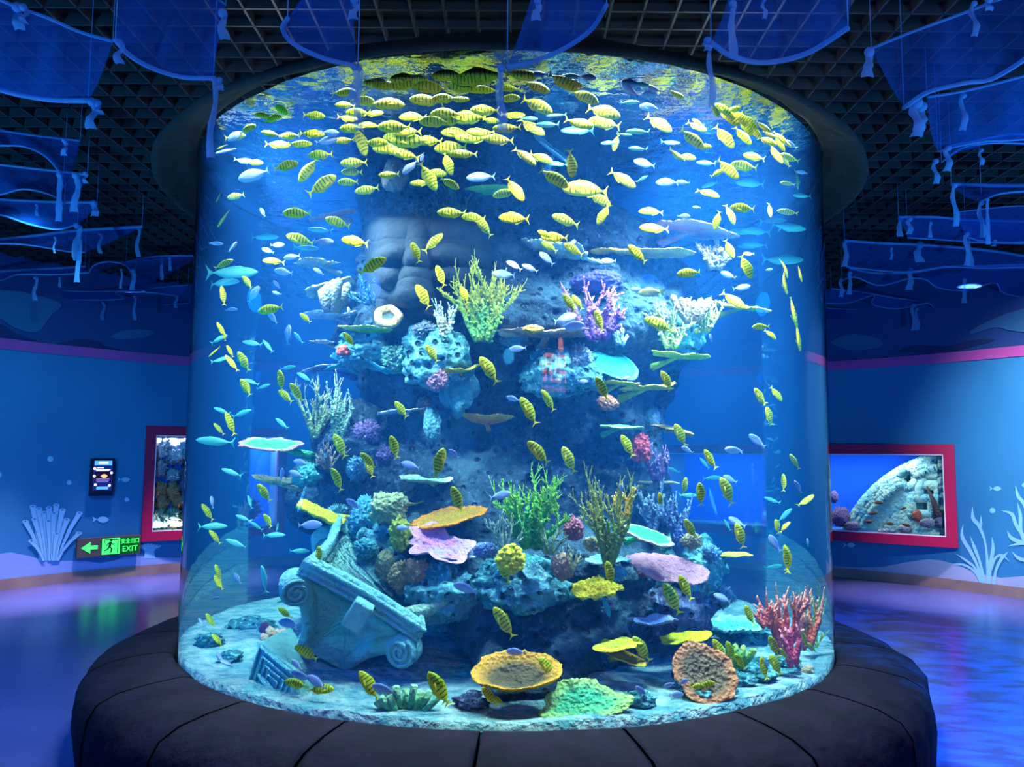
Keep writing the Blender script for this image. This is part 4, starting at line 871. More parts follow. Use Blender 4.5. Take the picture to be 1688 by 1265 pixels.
# ================================================================== FISH
def fishmat(name, back, belly, fin, bands=None, bcol=(.02, .03, .01)):
    m_, t, o = nt(name); p = N(t, 'ShaderNodeBsdfPrincipled'); L(t, p.outputs[0], o.inputs[0]); p.inputs['Roughness'].default_value = .45; p.inputs['Specular IOR Level'].default_value = .25
    tc = N(t, 'ShaderNodeTexCoord'); sp = N(t, 'ShaderNodeSeparateXYZ'); L(t, tc.outputs['Object'], sp.inputs[0])
    mr = N(t, 'ShaderNodeMapRange'); L(t, sp.outputs[2], mr.inputs[0]); mr.inputs[1].default_value = -.1; mr.inputs[2].default_value = .12
    mx = N(t, 'ShaderNodeMix', data_type='RGBA'); L(t, mr.outputs[0], mx.inputs[0]); mx.inputs[6].default_value = c4(belly); mx.inputs[7].default_value = c4(back)
    oi = N(t, 'ShaderNodeObjectInfo'); hs = N(t, 'ShaderNodeHueSaturation'); L(t, mx.outputs[2], hs.inputs['Color'])
    vr = N(t, 'ShaderNodeMapRange'); L(t, oi.outputs['Random'], vr.inputs[0]); vr.inputs[3].default_value = .485; vr.inputs[4].default_value = .525; L(t, vr.outputs[0], hs.inputs['Hue'])
    cs = hs.outputs[0]
    if bands:
        nz = N(t, 'ShaderNodeTexNoise'); nz.inputs['Scale'].default_value = 5; L(t, tc.outputs['Object'], nz.inputs['Vector'])
        a = N(t, 'ShaderNodeMath', operation='MULTIPLY_ADD'); L(t, nz.outputs[0], a.inputs[0]); a.inputs[1].default_value = .05; L(t, sp.outputs[0], a.inputs[2])
        s = N(t, 'ShaderNodeMath', operation='MULTIPLY'); L(t, a.outputs[0], s.inputs[0]); s.inputs[1].default_value = bands
        q = N(t, 'ShaderNodeMath', operation='SINE'); L(t, s.outputs[0], q.inputs[0])
        st = N(t, 'ShaderNodeMapRange'); L(t, q.outputs[0], st.inputs[0]); st.inputs[1].default_value = .52; st.inputs[2].default_value = .86; st.inputs[4].default_value = 1.0
        # bands only on the flank, above the belly
        zm = N(t, 'ShaderNodeMapRange'); L(t, sp.outputs[2], zm.inputs[0]); zm.inputs[1].default_value = -.125; zm.inputs[2].default_value = -.07
        xm = N(t, 'ShaderNodeMapRange'); L(t, sp.outputs[0], xm.inputs[0]); xm.inputs[1].default_value = -.33; xm.inputs[2].default_value = -.27
        xn = N(t, 'ShaderNodeMapRange'); L(t, sp.outputs[0], xn.inputs[0]); xn.inputs[1].default_value = .42; xn.inputs[2].default_value = .38
        f = st.outputs[0]
        for g_ in (zm, xm, xn):
            mm = N(t, 'ShaderNodeMath', operation='MULTIPLY'); L(t, f, mm.inputs[0]); L(t, g_.outputs[0], mm.inputs[1]); f = mm.outputs[0]
        m2 = N(t, 'ShaderNodeMix', data_type='RGBA'); L(t, f, m2.inputs[0]); L(t, cs, m2.inputs[6]); m2.inputs[7].default_value = c4(bcol); cs = m2.outputs[2]
    L(t, cs, p.inputs['Base Color']); return m_
M_yf = fishmat('banded_yellow_skin', srgb('a8b414'), srgb('dccc1c'), None, bands=58, bcol=srgb('3a3c08'))
M_yfin = pmat('yellow_fin', srgb('dcd018'), .5)
M_sf = fishmat('silver_skin', srgb('6f8cb8'), srgb('b4c8e0'), None)
M_sfin = pmat('silver_fin', srgb('84a4cc'), .45)
M_gf = fishmat('fish_image_skin', srgb('3fa898'), srgb('8fdcb8'), None)
M_gfin = pmat('fish_image_fin', srgb('5cc0a4'), .5)
M_eye = pmat('fish_eye', (.01, .01, .01), .2)
def fish_body(name, prof, width, bend=0):
    V = []; n = 14
    for x, zt, zb in prof:
        zc, hh = (zt + zb) / 2, (zt - zb) / 2; ww = width * math.sqrt(max(0, hh / .17)) if hh > 0 else 0
        for k in range(n):
            a = 2 * PI * k / n; cz = math.sin(a); cy = math.cos(a)
            V.append((x, cy * ww * (1 - .12 * abs(cz)), zc + hh * cz))
    V = [(x, y + bend * (x - .1) ** 2 * (1 if x < .1 else .3), z) for x, y, z in V]
    Fs = [(i * n + k, (i + 1) * n + k, (i + 1) * n + (k + 1) % n, i * n + (k + 1) % n) for i in range(len(prof) - 1) for k in range(n)]
    V.append((prof[0][0] + .008, 0, (prof[0][1] + prof[0][2]) / 2)); Fs += [(k, (k + 1) % n, len(V) - 1) for k in range(n)]
    return V, Fs
def fin_mesh(pts, th, bend=0):
    """thin tapering blade from an outline in the x-z plane"""
    c = (sum(p[0] for p in pts) / len(pts), sum(p[1] for p in pts) / len(pts)); V = []
    for s in (1, -1):
        V.append((c[0], s * th, c[1])); V += [(x, s * th * .25, z) for x, z in pts]
    V = [(x, y + bend * (x - .1) ** 2, z) for x, y, z in V]
    n = len(pts); Fs = [(0, 1 + k, 1 + (k + 1) % n) for k in range(n)] + [(n + 1, n + 2 + (k + 1) % n, n + 2 + k) for k in range(n)] + [(1 + k, n + 2 + k, n + 2 + (k + 1) % n, 1 + (k + 1) % n) for k in range(n)]
    return V, Fs
PROF_Y = [(.495, .012, -.008), (.48, .035, -.035), (.44, .072, -.068), (.38, .108, -.098), (.30, .138, -.122), (.20, .158, -.138), (.08, .162, -.143), (-.04, .150, -.135), (-.14, .122, -.112), (-.22, .088, -.082), (-.29, .054, -.05), (-.35, .026, -.024), (-.39, .018, -.018)]
PROF_Y = [(x, zt * 1.16, zb * 1.16) for x, zt, zb in PROF_Y]
PROF_S = [(x, zt * 1.05, zb * 1.1) for x, zt, zb in PROF_Y]
PROF_G = [(x, zt * .64, zb * .64) for x, zt, zb in PROF_Y]
TAIL = [(-.37, .018), (-.42, .05), (-.47, .12), (-.505, .165), (-.475, .08), (-.455, .0), (-.475, -.08), (-.505, -.165), (-.47, -.12), (-.42, -.05), (-.37, -.018)]
DORS = [(.22, .145), (.14, .19), (.02, .178), (-.10, .150), (-.22, .108), (-.30, .066), (-.33, .04), (-.22, .075), (-.08, .125), (.06, .145)]
ANAL = [(-.0, -.125), (-.06, -.165), (-.14, -.145), (-.24, -.10), (-.31, -.055), (-.24, -.065), (-.12, -.105)]
PECT = [(.24, -.03), (.17, -.01), (.08, -.06), (.05, -.1), (.12, -.085), (.2, -.065)]
FM = {}
for kind, prof, mb_, mf_, wd in (('y', PROF_Y, M_yf, M_yfin, .062), ('s', PROF_S, M_sf, M_sfin, .065), ('g', PROF_G, M_gf, M_gfin, .06)):
    for bi, bend in enumerate((0, .35, -.35)):
        sh = 1.0 if kind != 's' else 1.15
        V, Fs = fish_body('body', prof, wd, bend); b_ = mesh('fish_body', V, Fs); b_.materials.append(mb_); b_.shade_smooth()
        d_ = {'body': b_}
        for nm, pts, th in (('tail_fin', TAIL, .012), ('dorsal_fin', DORS, .008), ('anal_fin', ANAL, .008)):
            pts = [(x, z * (1.14 if kind != 'g' and nm != 'tail_fin' else .74 if kind == 'g' and nm != 'tail_fin' else 1)) for x, z in pts]
            V, Fs = fin_mesh(pts, th, bend); f_ = mesh(nm, V, Fs); f_.materials.append(mf_); d_[nm] = f_
        V, Fs = fin_mesh(PECT, .006); V = [(x, y + wd * .9 + (.24 - x) * .25, z) for x, y, z in V]; V2 = [(x, -y, z) for x, y, z in V]
        for nm, vv, ff in (('pectoral_fin', V, Fs), ('pectoral_fin', V2, [f[::-1] for f in Fs])):
            f_ = mesh(nm, vv, ff); f_.materials.append(mf_); d_[nm + ('2' if vv is V2 else '')] = f_
        V, Fs = ICO[2]
        for k_, s_ in (('eye', 1), ('eye2', -1)):
            e_ = mesh('eye', [(x * .016 + .415, y * .008 + s_ * wd * .70, z * .016 + .028) for x, y, z in V], Fs); e_.materials.append(M_eye); d_[k_] = e_
        # one-piece version for the small, distant ones
        mb1 = MB(); idx = []
        for key in ('body', 'tail_fin', 'dorsal_fin', 'anal_fin'):
            me = d_[key]; mb1.add([v.co[:] for v in me.vertices], [tuple(p.vertices) for p in me.polygons]); idx += [0 if key == 'body' else 1] * len(me.polygons)
        one = mesh('small_fish', mb1.V, mb1.F); one.materials.append(mb_); one.materials.append(mf_); one.polygons.foreach_set('material_index', idx); one.shade_smooth(); d_['one'] = one
        FM[(kind, bi)] = d_

# kind y yellow banded, s silver, g pale green stand-ins for stretched, refracted fish images; per crop: (x offset, y offset, scale) then x,y,length,heading
FISH = []
def crop(ox, oy, s, txt, kind='y', fz=0):
    for it in txt.split():
        v = it.split(','); FISH.append([ox + float(v[0]) * s, oy + float(v[1]) * s, float(v[2]) * s, float(v[3]), kind, fz])
A_ = (0, 0, .332); B_ = (560, 0, .332); C_ = (1120, 0, .3365); D_ = (280, 330, .2609); E_ = (700, 330, .2609); F_ = (1080, 330, .2609)
G_ = (290, 640, .2214); H_ = (600, 640, .2214); I_ = (920, 640, .2213); J_ = (1200, 640, .2891); K_ = (280, 900, .2847); L_ = (700, 880, .2688); M_ = (1000, 880, .2687)
crop(*A_, "1313,532,85,170 1405,550,95,150 1353,590,85,20 1105,630,50,200 1230,640,80,30 1170,680,90,10 1345,665,85,170 1440,675,90,180 1550,665,110,0 1560,575,95,0 1380,720,110,0 1490,715,110,0 1590,770,110,185 1530,845,130,230 1600,920,150,35 1420,825,110,20 1265,808,75,0 1070,930,80,215 1085,980,50,240 1170,975,85,190 1475,1060,130,183 1055,1090,110,250 1110,1085,100,235 1490,1190,130,165 1675,1105,120,165")
crop(*A_, "1620,700,100,10 1180,525,90,215 1120,750,90,200 1210,800,80,0 1260,870,140,200 1305,1055,50,120 1075,1210,60,175 1155,1225,60,235 1610,1200,90,0 1640,660,80,0", 's')
crop(*B_, "165,345,100,0 330,345,130,180 550,320,115,180 700,325,180,182 900,360,150,0 530,375,120,180 640,400,130,180 180,405,100,0 240,425,125,180 320,420,130,180 385,395,90,0 450,435,140,180 600,430,135,0 715,445,125,180 745,380,95,0 430,500,135,180 230,515,150,0 520,490,110,180 590,495,90,0 170,565,80,0 360,580,110,180 530,565,130,180 640,585,145,180 720,550,115,180 860,575,100,0 470,605,125,180 545,600,110,180 750,600,70,0 270,632,135,180 330,655,125,180 280,678,110,180 350,700,165,180 440,700,110,180 180,710,100,0 240,740,125,180 580,660,125,180 700,660,115,180 660,685,145,180 790,695,120,180 830,640,115,180 550,735,135,180 610,765,120,180 320,765,130,165 105,700,130,290 535,810,120,290 70,810,120,185 60,855,95,180 40,905,95,180 245,870,95,180 20,460,110,0 440,880,145,300 480,860,100,350 400,910,95,180 545,910,100,330 135,945,110,190 110,500,100,0 90,560,110,180 40,590,90,0 60,640,110,180 130,620,90,0 25,520,90,180 840,440,90,180 840,490,90,0 20,700,100,180")
crop(*B_, "975,432,125,345 1110,405,150,335 1175,420,90,160 1215,480,135,340 980,525,150,335 1310,555,155,340 1190,615,130,345 1315,612,145,172 955,635,135,325 1585,615,135,325 1370,710,80,255 920,775,125,320 1000,785,115,335 1150,815,125,275 1065,885,150,325 1405,890,135,330 1220,940,210,178 1290,990,125,325 1310,1065,115,240 820,960,110,195 870,940,135,305 555,1060,135,180 665,1080,115,180 715,1125,115,130 865,1085,145,175 1120,1095,135,162 1545,1050,115,178 1560,1135,140,177 1065,1180,125,178 1020,1165,80,150 1040,1225,90,145 1160,1240,105,148 465,1205,125,48 370,1240,70,115 75,1200,130,170 1670,450,80,330 1670,770,80,330")
crop(*B_, "985,345,95,180 1545,360,100,160 1440,450,100,140 1545,470,90,180 1540,535,95,170 1445,320,95,180 1512,812,100,170 350,830,90,225 410,780,40,250 700,880,130,180 1230,370,80,0 1625,905,100,180 300,290,40,0", 's')
crop(*B_, "1075,575,90,180 940,590,80,0 1030,620,110,180 1180,650,150,180 1480,655,110,180 1415,670,70,0 1080,815,95,180 1340,710,80,180 1480,740,90,180 1130,300,110,0 1640,710,90,0 1490,390,90,0 1440,510,80,0 1500,890,60,30", 'g')
crop(*C_, "220,490,110,150 240,560,130,310 285,535,105,320 340,560,105,320 175,540,70,300 410,580,85,320 520,615,65,310 490,640,75,310 440,660,65,330 325,620,95,310 365,645,85,320 430,690,85,330 490,705,85,310 520,690,65,310 220,665,130,310 310,665,110,310 470,755,105,305 120,720,70,0 605,720,55,290 610,755,55,310 630,795,65,300 235,830,125,320 365,770,95,165 315,815,120,172 580,880,90,270 610,880,60,200 185,850,65,30 530,900,65,170 520,790,65,120 85,620,95,330 60,680,130,325 35,770,85,350 540,775,85,150 140,945,105,335 310,1020,115,175 250,1050,105,290 185,1080,95,255 530,1040,95,170 245,1220,95,295 645,1180,115,280 610,1180,85,277 685,1050,65,275 445,1030,75,270 640,950,45,200 660,850,50,280 90,600,60,150 260,500,80,20 300,590,80,320")
crop(*C_, "15,895,60,180 85,1015,40,180 540,665,75,150 600,845,55,170 20,1060,60,0", 's')
crop(*C_, "350,900,140,180 520,1110,150,0 370,1135,140,180 370,1200,120,180 130,800,90,180 150,905,80,200 460,1080,120,0 600,960,90,180", 'g', 1)
crop(*D_, "655,385,125,180 340,405,120,28 225,475,130,80 255,520,80,125 490,520,100,130 335,605,120,100 245,610,70,120 185,600,65,95 175,680,65,70 160,580,55,80 635,690,160,190 855,745,90,140 325,820,105,120 165,870,105,70 380,955,85,120 280,960,90,220 250,1010,95,130 390,1030,125,130 465,1020,135,120 170,1100,65,110 480,1185,125,125 700,1140,130,100 800,1215,130,125 730,1240,115,140 1280,415,185,28 1555,330,130,110 1130,880,105,130 345,860,60,100")
crop(*D_, "770,360,100,190 290,275,85,0 395,295,75,45 680,285,90,0 620,320,80,160 970,262,105,0 245,380,65,110 720,455,120,170 675,535,65,130 675,590,65,160 390,690,75,0 240,885,75,110 745,850,120,85 650,745,90,130 1130,700,50,100 940,450,70,150 530,595,115,60", 's')
crop(*D_, "400,460,300,2 340,520,200,2 225,755,160,10 310,880,110,30 520,905,130,170 620,925,100,130 745,1060,95,10 850,1120,110,150 320,1010,110,20 220,1140,120,5 240,1240,180,0 515,1150,90,160 590,1180,85,20 600,235,170,0 860,305,150,0 810,870,90,130 950,190,150,175", 'g', 1)
crop(*E_, "100,480,140,112 -8,610,170,122 250,600,115,112 915,650,135,122 965,645,110,122 1100,765,135,108 1430,585,150,182 1480,785,190,158 1530,1140,125,118 45,970,130,125 405,1070,190,125 1120,1190,155,118 770,1240,100,130 1340,340,145,138")
crop(*E_, "565,410,105,150 665,430,105,155 500,470,135,175 890,745,140,15 930,795,150,5 590,940,105,185 1000,1145,65,0 770,370,110,140 1340,565,75,180 1160,385,95,180 1270,1125,60,20", 's')
crop(*F_, "215,460,155,188 575,420,155,293 820,430,125,285 815,520,150,280 945,340,115,280 915,465,105,280 1010,490,95,275 495,635,170,322 665,800,105,185 730,850,90,318 875,710,190,282 1010,650,125,275 970,755,125,300 905,870,165,275 660,1240,115,125 765,1225,110,308 70,1140,130,118 1050,240,60,275 1030,400,60,275")
crop(*F_, "460,475,95,155 545,555,110,12 720,440,45,10 350,870,50,100 590,340,70,180", 's')
crop(*F_, "600,290,150,180 800,380,250,0 530,200,180,0 860,180,180,0", 'g', 1)
crop(*G_, "320,305,105,130 405,265,175,112 1220,430,185,118 1430,540,150,135 1440,600,135,112 1200,680,180,118 655,780,155,128 235,925,140,122 685,990,115,125 290,1110,125,128 1060,1225,85,90 110,320,130,88 85,860,115,90 90,380,80,92")
crop(*G_, "930,555,115,168 895,640,105,158 1325,865,125,145 1000,1020,165,2 790,640,85,88 270,850,90,100", 's')
crop(*G_, "240,65,200,0 340,170,120,160 490,190,150,20 790,265,125,142 125,200,70,10 290,400,260,175 125,620,90,20 415,630,150,160 550,850,100,110 500,970,120,160 600,1030,110,150 730,1095,160,0 755,1040,70,80 450,1160,165,160 920,1215,145,0 270,1030,200,0 1130,1130,100,140", 'g', 1)
crop(*H_, "275,160,145,128 1225,170,225,120 1375,100,150,122 225,440,170,108 560,560,225,74 1300,480,220,135 1525,535,205,115 695,830,200,113")
crop(*H_, "1110,80,100,165 670,490,90,138 345,575,135,165 1015,800,150,15 1390,910,110,130 290,1040,95,180", 's')
crop(*I_, "515,430,175,118 910,350,175,115 1130,530,155,120 945,730,125,80 1060,790,165,95 1260,770,215,115 985,1050,160,122 1355,1100,180,105 760,830,100,95")
crop(*I_, "1280,680,110,155 1310,465,135,172 1330,1000,130,150 960,460,90,150 470,750,70,100", 's')
crop(*I_, "860,610,90,160 1150,670,140,0 970,800,130,0 1090,560,100,130 1260,1020,90,120", 'g', 1)
crop(*J_, "185,60,90,118 235,160,105,105 490,130,90,110 380,420,95,120 460,270,175,98 445,645,115,35 335,970,130,97 280,790,80,100 325,790,80,40 525,880,65,60 515,1100,60,95 570,1110,90,95 530,410,60,92 545,140,90,95 320,540,95,92")
crop(*J_, "165,300,105,142 40,355,95,175 400,560,75,125 265,885,105,122 455,880,45,95", 's')
crop(*J_, "325,725,110,40 250,640,90,160 260,1020,100,10", 'g', 1)
crop(*K_, "860,60,110,88 280,155,95,112 280,215,95,122 155,320,90,122 235,435,95,125 275,545,90,138 665,390,95,145 790,620,145,148 730,865,135,170 870,950,150,3 1150,940,185,128 1560,890,205,122 70,480,65,70")
crop(*K_, "175,185,65,120 390,190,70,120 265,305,55,10 90,295,45,110 330,700,85,155 285,780,75,120 700,255,75,200 690,450,125,175 180,440,50,130 1250,910,170,152 850,790,125,150 760,755,125,160 735,690,80,140", 's')
crop(*K_, "545,195,155,100 650,320,60,200", 'g')
crop(*L_, "485,215,190,112 1135,245,145,102 485,545,205,125 755,825,155,132 75,1005,215,118 395,1050,135,128 445,1195,95,150")
crop(*L_, "560,725,115,175 250,335,150,160", 's')
crop(*M_, "480,330,155,115 400,400,205,118 1110,155,165,98 215,710,180,125 695,720,155,122 760,720,115,112 815,785,105,125 875,500,125,112 1030,500,150,115 1280,440,105,100 1025,690,130,115 1210,640,95,110 1090,745,95,125 1040,810,130,118 1150,840,95,150 1170,900,95,125 1035,935,130,118 600,1030,135,22 765,1070,95,22 555,940,90,0 965,960,130,100 1260,760,85,130 1310,770,85,110 1355,600,85,90 1310,60,65,60 1390,460,95,90")
crop(*M_, "1030,65,105,132 710,395,110,158 955,550,95,152 965,800,85,132 385,930,75,200 470,910,65,30 215,985,105,132 430,1060,85,0 700,1030,85,0", 's')
LM += [(180, 900, 'the exit sign side of the tank')] if False else []
LM += [(1240, 700, 'the open blue water on the seaweed mural side'), (420, 640, 'the open blue water on the exit sign side'), (340, 300, 'the upper glass edge on the exit sign side'), (340, 620, 'the glass edge on the exit sign side'),
       (1335, 420, 'the upper glass edge on the seaweed mural side'), (1335, 700, 'the glass edge on the seaweed mural side'), (860, 350, 'the dark upper rock face'), (1000, 250, 'the bright upper water'), (1245, 190, 'the dark shoal under the seaweed-side lamp'),
       (420, 250, 'the upper water on the exit sign side'), (660, 230, 'the shoal above the stone face'), (330, 960, 'the lower glass edge on the exit sign side'), (950, 1050, 'the dark lower rock face'), (330, 800, 'the glass edge level with the red window frame')]
WORDS = {0: 'facing the seaweed side', 45: 'nosing up to the seaweed side', 90: 'head straight up', 135: 'head tilted up to the exit side', 180: 'facing the exit sign side', 225: 'nosing down to the exit side', 270: 'head straight down', 315: 'nosing down to the seaweed side'}
used = {}; crowd = 0
rf = random.Random(77)
for (px, py, ln, hd, kind, far) in FISH:
    hd = hd % 360; ex = abs(px - 838) / 525                      # 1 at the glass edge
    e0 = circ(px, py, R - .10, False); e1 = circ(px, py, R - .12, True)
    if e0 is None or e1 is None: continue
    d = ray(px, py); tmax = (e1 - e0).dot(d)
    if far: t = tmax * rf.uniform(.62, .82)
    else: t = min(rf.uniform(.10, .55), tmax * .6) + .03
    zl = Z_TOP - .10
    if (e0 + d * t).z > zl: t = max(.03, (zl - e0.z) / d.z)
    if (e0 + d * t).z < Z_BED + .16: t = max(.02, (Z_BED + .16 - e0.z) / d.z) if d.z < 0 else t
    for b_ in BV[:1]:
        h_ = b_.ray_cast(EYE, d)
        if h_[0] is not None: t = min(t, max(.03, (h_[0] - e0).dot(d) - .16))
    p = e0 + d * t; p.z = min(max(p.z, Z_BED + .075 + S(ln, depth(p)) * .42 * abs(math.sin(math.radians(hd)))), Z_TOP - .045 - S(ln, depth(p)) * (.14 + .4 * abs(math.sin(math.radians(hd))))); size = S(ln * (1.24 if py < 260 and 590 < px < 850 else 1.12 if py < 320 else 1.06), depth(p))
    a = math.radians(hd); yaw = rf.uniform(-.35, .35)
    X = Vector((math.cos(a), yaw * (.6 if abs(math.cos(a)) > .5 else .25), math.sin(a))).normalized()
    Zd = Vector((-math.sin(a), 0, math.cos(a))); Zd = Zd if Zd.z >= 0 else -Zd
    if abs(Zd.z) < .05: Zd = Vector((-1 if px > 800 else 1, 0, 0))
    roll_ = rf.uniform(-.5, .5) * .8
    if ex > .86 and not far: roll_ = 1.05 * (1 if px > 838 else -1)
    Zd = (Zd - X * Zd.dot(X)).normalized(); Yd = Zd.cross(X); Zd = (Zd * math.cos(roll_) + Yd * math.sin(roll_)).normalized(); Yd = Zd.cross(X)
    size *= 1 / max(.75, math.sqrt(X.x ** 2 + X.z ** 2))
    Mw = Matrix((X, Yd, Zd)).transposed().to_4x4() @ Matrix.Scale(size, 4); Mw.translation = p
    dd = FM[(kind, rf.choice((0, 0, 1, 2)))]
    nm = {'y': 'yellow_banded_fish', 's': 'silver_fish', 'g': 'pale_fish_image'}[kind]
    big = ln >= 26 and kind != 'g'
    o = bpy.data.objects.new(nm, dd['body'] if big else dd['one']); C.objects.link(o); o.matrix_world = Mw
    if big:
        for k_ in ('tail_fin', 'dorsal_fin', 'anal_fin', 'pectoral_fin', 'pectoral_fin2', 'eye', 'eye2'):
            c_ = bpy.data.objects.new(k_.rstrip('2'), dd[k_]); C.objects.link(c_); c_.parent = o
    # label: look, heading, nearest landmark
    cands = sorted(LM, key=lambda l: (l[0] - px) ** 2 + (l[1] - py) ** 2)[:6]
    look = {'y': 'yellow banded fish', 's': 'silver fish', 'g': 'pale green fish image'}[kind]
    if kind == 'y': look = ('small ' if ln < 24 else 'large ' if ln > 40 else '') + look
    if kind == 's': look = ('tiny ' if ln < 18 else 'plump ' if ln > 34 else '') + look
    if kind == 'g': look = ('long ' if ln > 34 else 'small ' if ln < 22 else '') + look
    hw_ = WORDS[int(((hd + 22.5) % 360) // 45) * 45]
    short_h = {0: 'facing seaward', 45: 'nose up', 90: 'head up', 135: 'nose up', 180: 'facing exitward', 225: 'nose down', 270: 'head down', 315: 'nose down'}
    lab = None
    for hh in (hw_,):
        for (lx, ly, ph) in cands:
            dx, dy = px - lx, py - ly
            rel = 'in front of' if abs(dx) < 14 and abs(dy) < 12 else ('above' if dy < 0 else 'below') if abs(dy) >= abs(dx) else 'beside'
            s_ = f'{look}, {hh}, {rel} {ph}'
            if len(s_.replace('-', ' ').split()) > 16: s_ = f'{look} {rel} {ph}'
            if len(s_.replace('-', ' ').split()) <= 16 and s_ not in used: lab = s_; break
        if lab: break
    if not lab and kind == 'y' and crowd < 0:      # past about 300 of the kind: leave the most hidden ones out
        crowd += 1
        for c_ in list(o.children): bpy.data.objects.remove(c_)
        bpy.data.objects.remove(o); continue
    if not lab:
        (lx, ly, ph) = cands[0]; lab = f'{look}, {hw_}, in the crowd near {ph}'
        if len(lab.replace('-', ' ').split()) > 16: lab = f'{look} in the crowd near {ph}'
    used.setdefault(lab, []).append(o); tag(o, lab, 'fish', {'y': 'yellow banded fish in the tank', 's': 'silver fish in the tank', 'g': 'pale green fish images at the back of the tank'}[kind])
print('FISH', len(FISH), 'labels', len(used), {k: sum(1 for f in FISH if f[4] == k) for k in 'ysg'})
# ================================================================== WALL FITTINGS, NETS
M_mural = pmat('mural_light_paint', srgb('7db8e6'), .6)
M_mural_l = pmat('mural_line_paint', srgb('2a6aa8'), .6)
M_hill = pmat('mural_hill_paint', srgb('7c94d8'), .6)
M_hill_e = pmat('mural_hill_paint_east', srgb('8f9cc4'), .6)
# painted sand hills along the foot of the walls
wall_poly('painted_sand_hill', [(-40, 990), (-40, 905), (0, 913), (18, 911), (45, 916), (65, 922), (100, 925), (140, 925), (165, 929), (190, 924), (205, 918), (225, 917), (262, 919), (300, 920), (420, 922), (420, 940), (290, 942), (140, 952), (0, 972)], .006, M_hill, wall_w, 'lavender sand hills painted along the foot of the blue wall')
wall_poly('painted_sand_hill', [(1290, 950), (1290, 930), (1376, 934), (1410, 936), (1455, 935), (1490, 928), (1530, 922), (1550, 924), (1580, 932), (1612, 946), (1650, 953), (1688, 950), (1740, 948), (1740, 994), (1688, 986), (1550, 968), (1376, 950)], .006, M_hill_e, wall_e, 'grey-lavender sand hills painted along the foot of the wall')
TB = [(54, 836, 66, 925), (64, 840, 75, 925), (73, 846, 80, 925), (57, 857, 72, 925), (42, 861, 68, 925), (81, 838, 82, 925), (93, 834, 86, 925), (80, 860, 82, 925), (89, 847, 86, 925), (103, 842, 90, 925), (131, 847, 96, 925), (110, 858, 92, 925), (130, 880, 95, 925), (94, 881, 88, 925), (52, 893, 72, 925)]
def tube2d(x0, y0, x1, y1, w0, w1, c=4):
    pts = [(x0, y0), ((x0 * 2 + x1) / 3 + (x1 - x0) * .12, (y0 * 2 + y1) / 3), ((x0 + x1 * 2) / 3 + (x1 - x0) * .12, (y0 + y1 * 2) / 3), (x1, y1)]
    L_, R_ = [], []
    for i, (x, y) in enumerate(pts):
        w_ = w0 + (w1 - w0) * min(1, i / 2); L_.append((x - w_, y)); R_.append((x + w_, y))
    return L_ + R_[::-1]
tc_ = empty('painted_tube_coral', (0, 0, 0)); tc_.parent = wall_w; tc_['label'] = 'pale blue tube coral painted on the wall'
def sub_poly(pts, off, mat, nm='painted_tube'): return wall_poly(nm, pts, off, mat, tc_)
for k, (x0, y0, x1, y1) in enumerate(TB):
    sub_poly(tube2d(x0, y0, x1, y1, 5.4, 2.9), .0076 + .0012 * k, M_mural_l, 'painted_outline'); sub_poly(tube2d(x0, y0, x1, y1, 4.7, 2.2), .008 + .0012 * k, M_mural)
    sub_poly([(x0 - 5.6, y0 - 1), (x0 - 3, y0 - 3.4), (x0 + 3, y0 - 3.4), (x0 + 5.6, y0 - 1), (x0 + 4.5, y0 + 1.6), (x0 - 4.5, y0 + 1.6)], .0086 + .0012 * k, M_mural)
    sub_poly([(x0 - 3, y0 - 1), (x0, y0 - 2.2), (x0 + 3, y0 - 1), (x0, y0 + .4)], .0092 + .0012 * k, M_mural_l, 'painted_tube_mouth')
def fish2d(x, y, l_, s=1, h=.36):
    q = [(-.5, 0), (-.36, -.12), (-.2, -.75), (.05, -1), (.3, -.75), (.5, 0), (.3, .75), (.05, 1), (-.2, .75), (-.36, .12)]
    p_ = [(x + s * u * l_ * .8 + s * .1 * l_, y + v * h * l_ * .55) for u, v in q]
    t = [(x - s * .24 * l_, y - .02 * l_), (x - s * .5 * l_, y - .2 * l_), (x - s * .42 * l_, y), (x - s * .5 * l_, y + .2 * l_)]
    return p_, t
def circle2d(x, y, r, n=18): return [(x + r * math.cos(2 * PI * k / n), y + r * math.sin(2 * PI * k / n)) for k in range(n)]
for x, y, l_, par, s, lb in ((166, 857, 28, wall_w, 1, 'pale fish painted on the wall above the exit sign'), (204, 791, 21, wall_w, 1, 'pale fish painted on the wall beside the wall display'), (1641, 806, 20, wall_e, 1, 'small pale fish painted on the wall above the seaweed'), (1400, 899, 20, wall_e, 1, 'faint fish painted on the wall under the window')):
    a_, t_ = fish2d(x, y, l_, s); e_ = empty('painted_fish', (0, 0, 0)); e_.parent = par; e_['label'] = lb
    wall_poly('painted_body', a_, .008, M_mural, e_); wall_poly('painted_tail', t_, .0075, M_mural, e_)
for x, y, r_, par in ((83, 757, 4.8, wall_w), (114, 796, 4, wall_w), (209, 824, 3.8, wall_w), (-2, 783, 5, wall_w), (1636, 842, 4.6, wall_e), (1688, 800, 3.5, wall_e)):
    wall_poly('painted_bubble', circle2d(x, y, r_), .008, M_mural, par)
an = empty('painted_anemone', (0, 0, 0)); an.parent = wall_w; an['label'] = 'pale anemone painted below the red window frame'
wall_poly('painted_stalk', [(237, 921), (239, 910), (234, 902), (258, 902), (254, 910), (256, 921)], .009, M_mural, an)
for k in range(8):
    x = 228 + k * 5.2; wall_poly('painted_tentacle', [(x - 2, 896 + abs(k - 3.5)), (x + 2, 896 + abs(k - 3.5)), (245 + (x - 245) * .6 + 2.4, 905), (245 + (x - 245) * .6 - 2.4, 905)], .0095, M_mural, an)
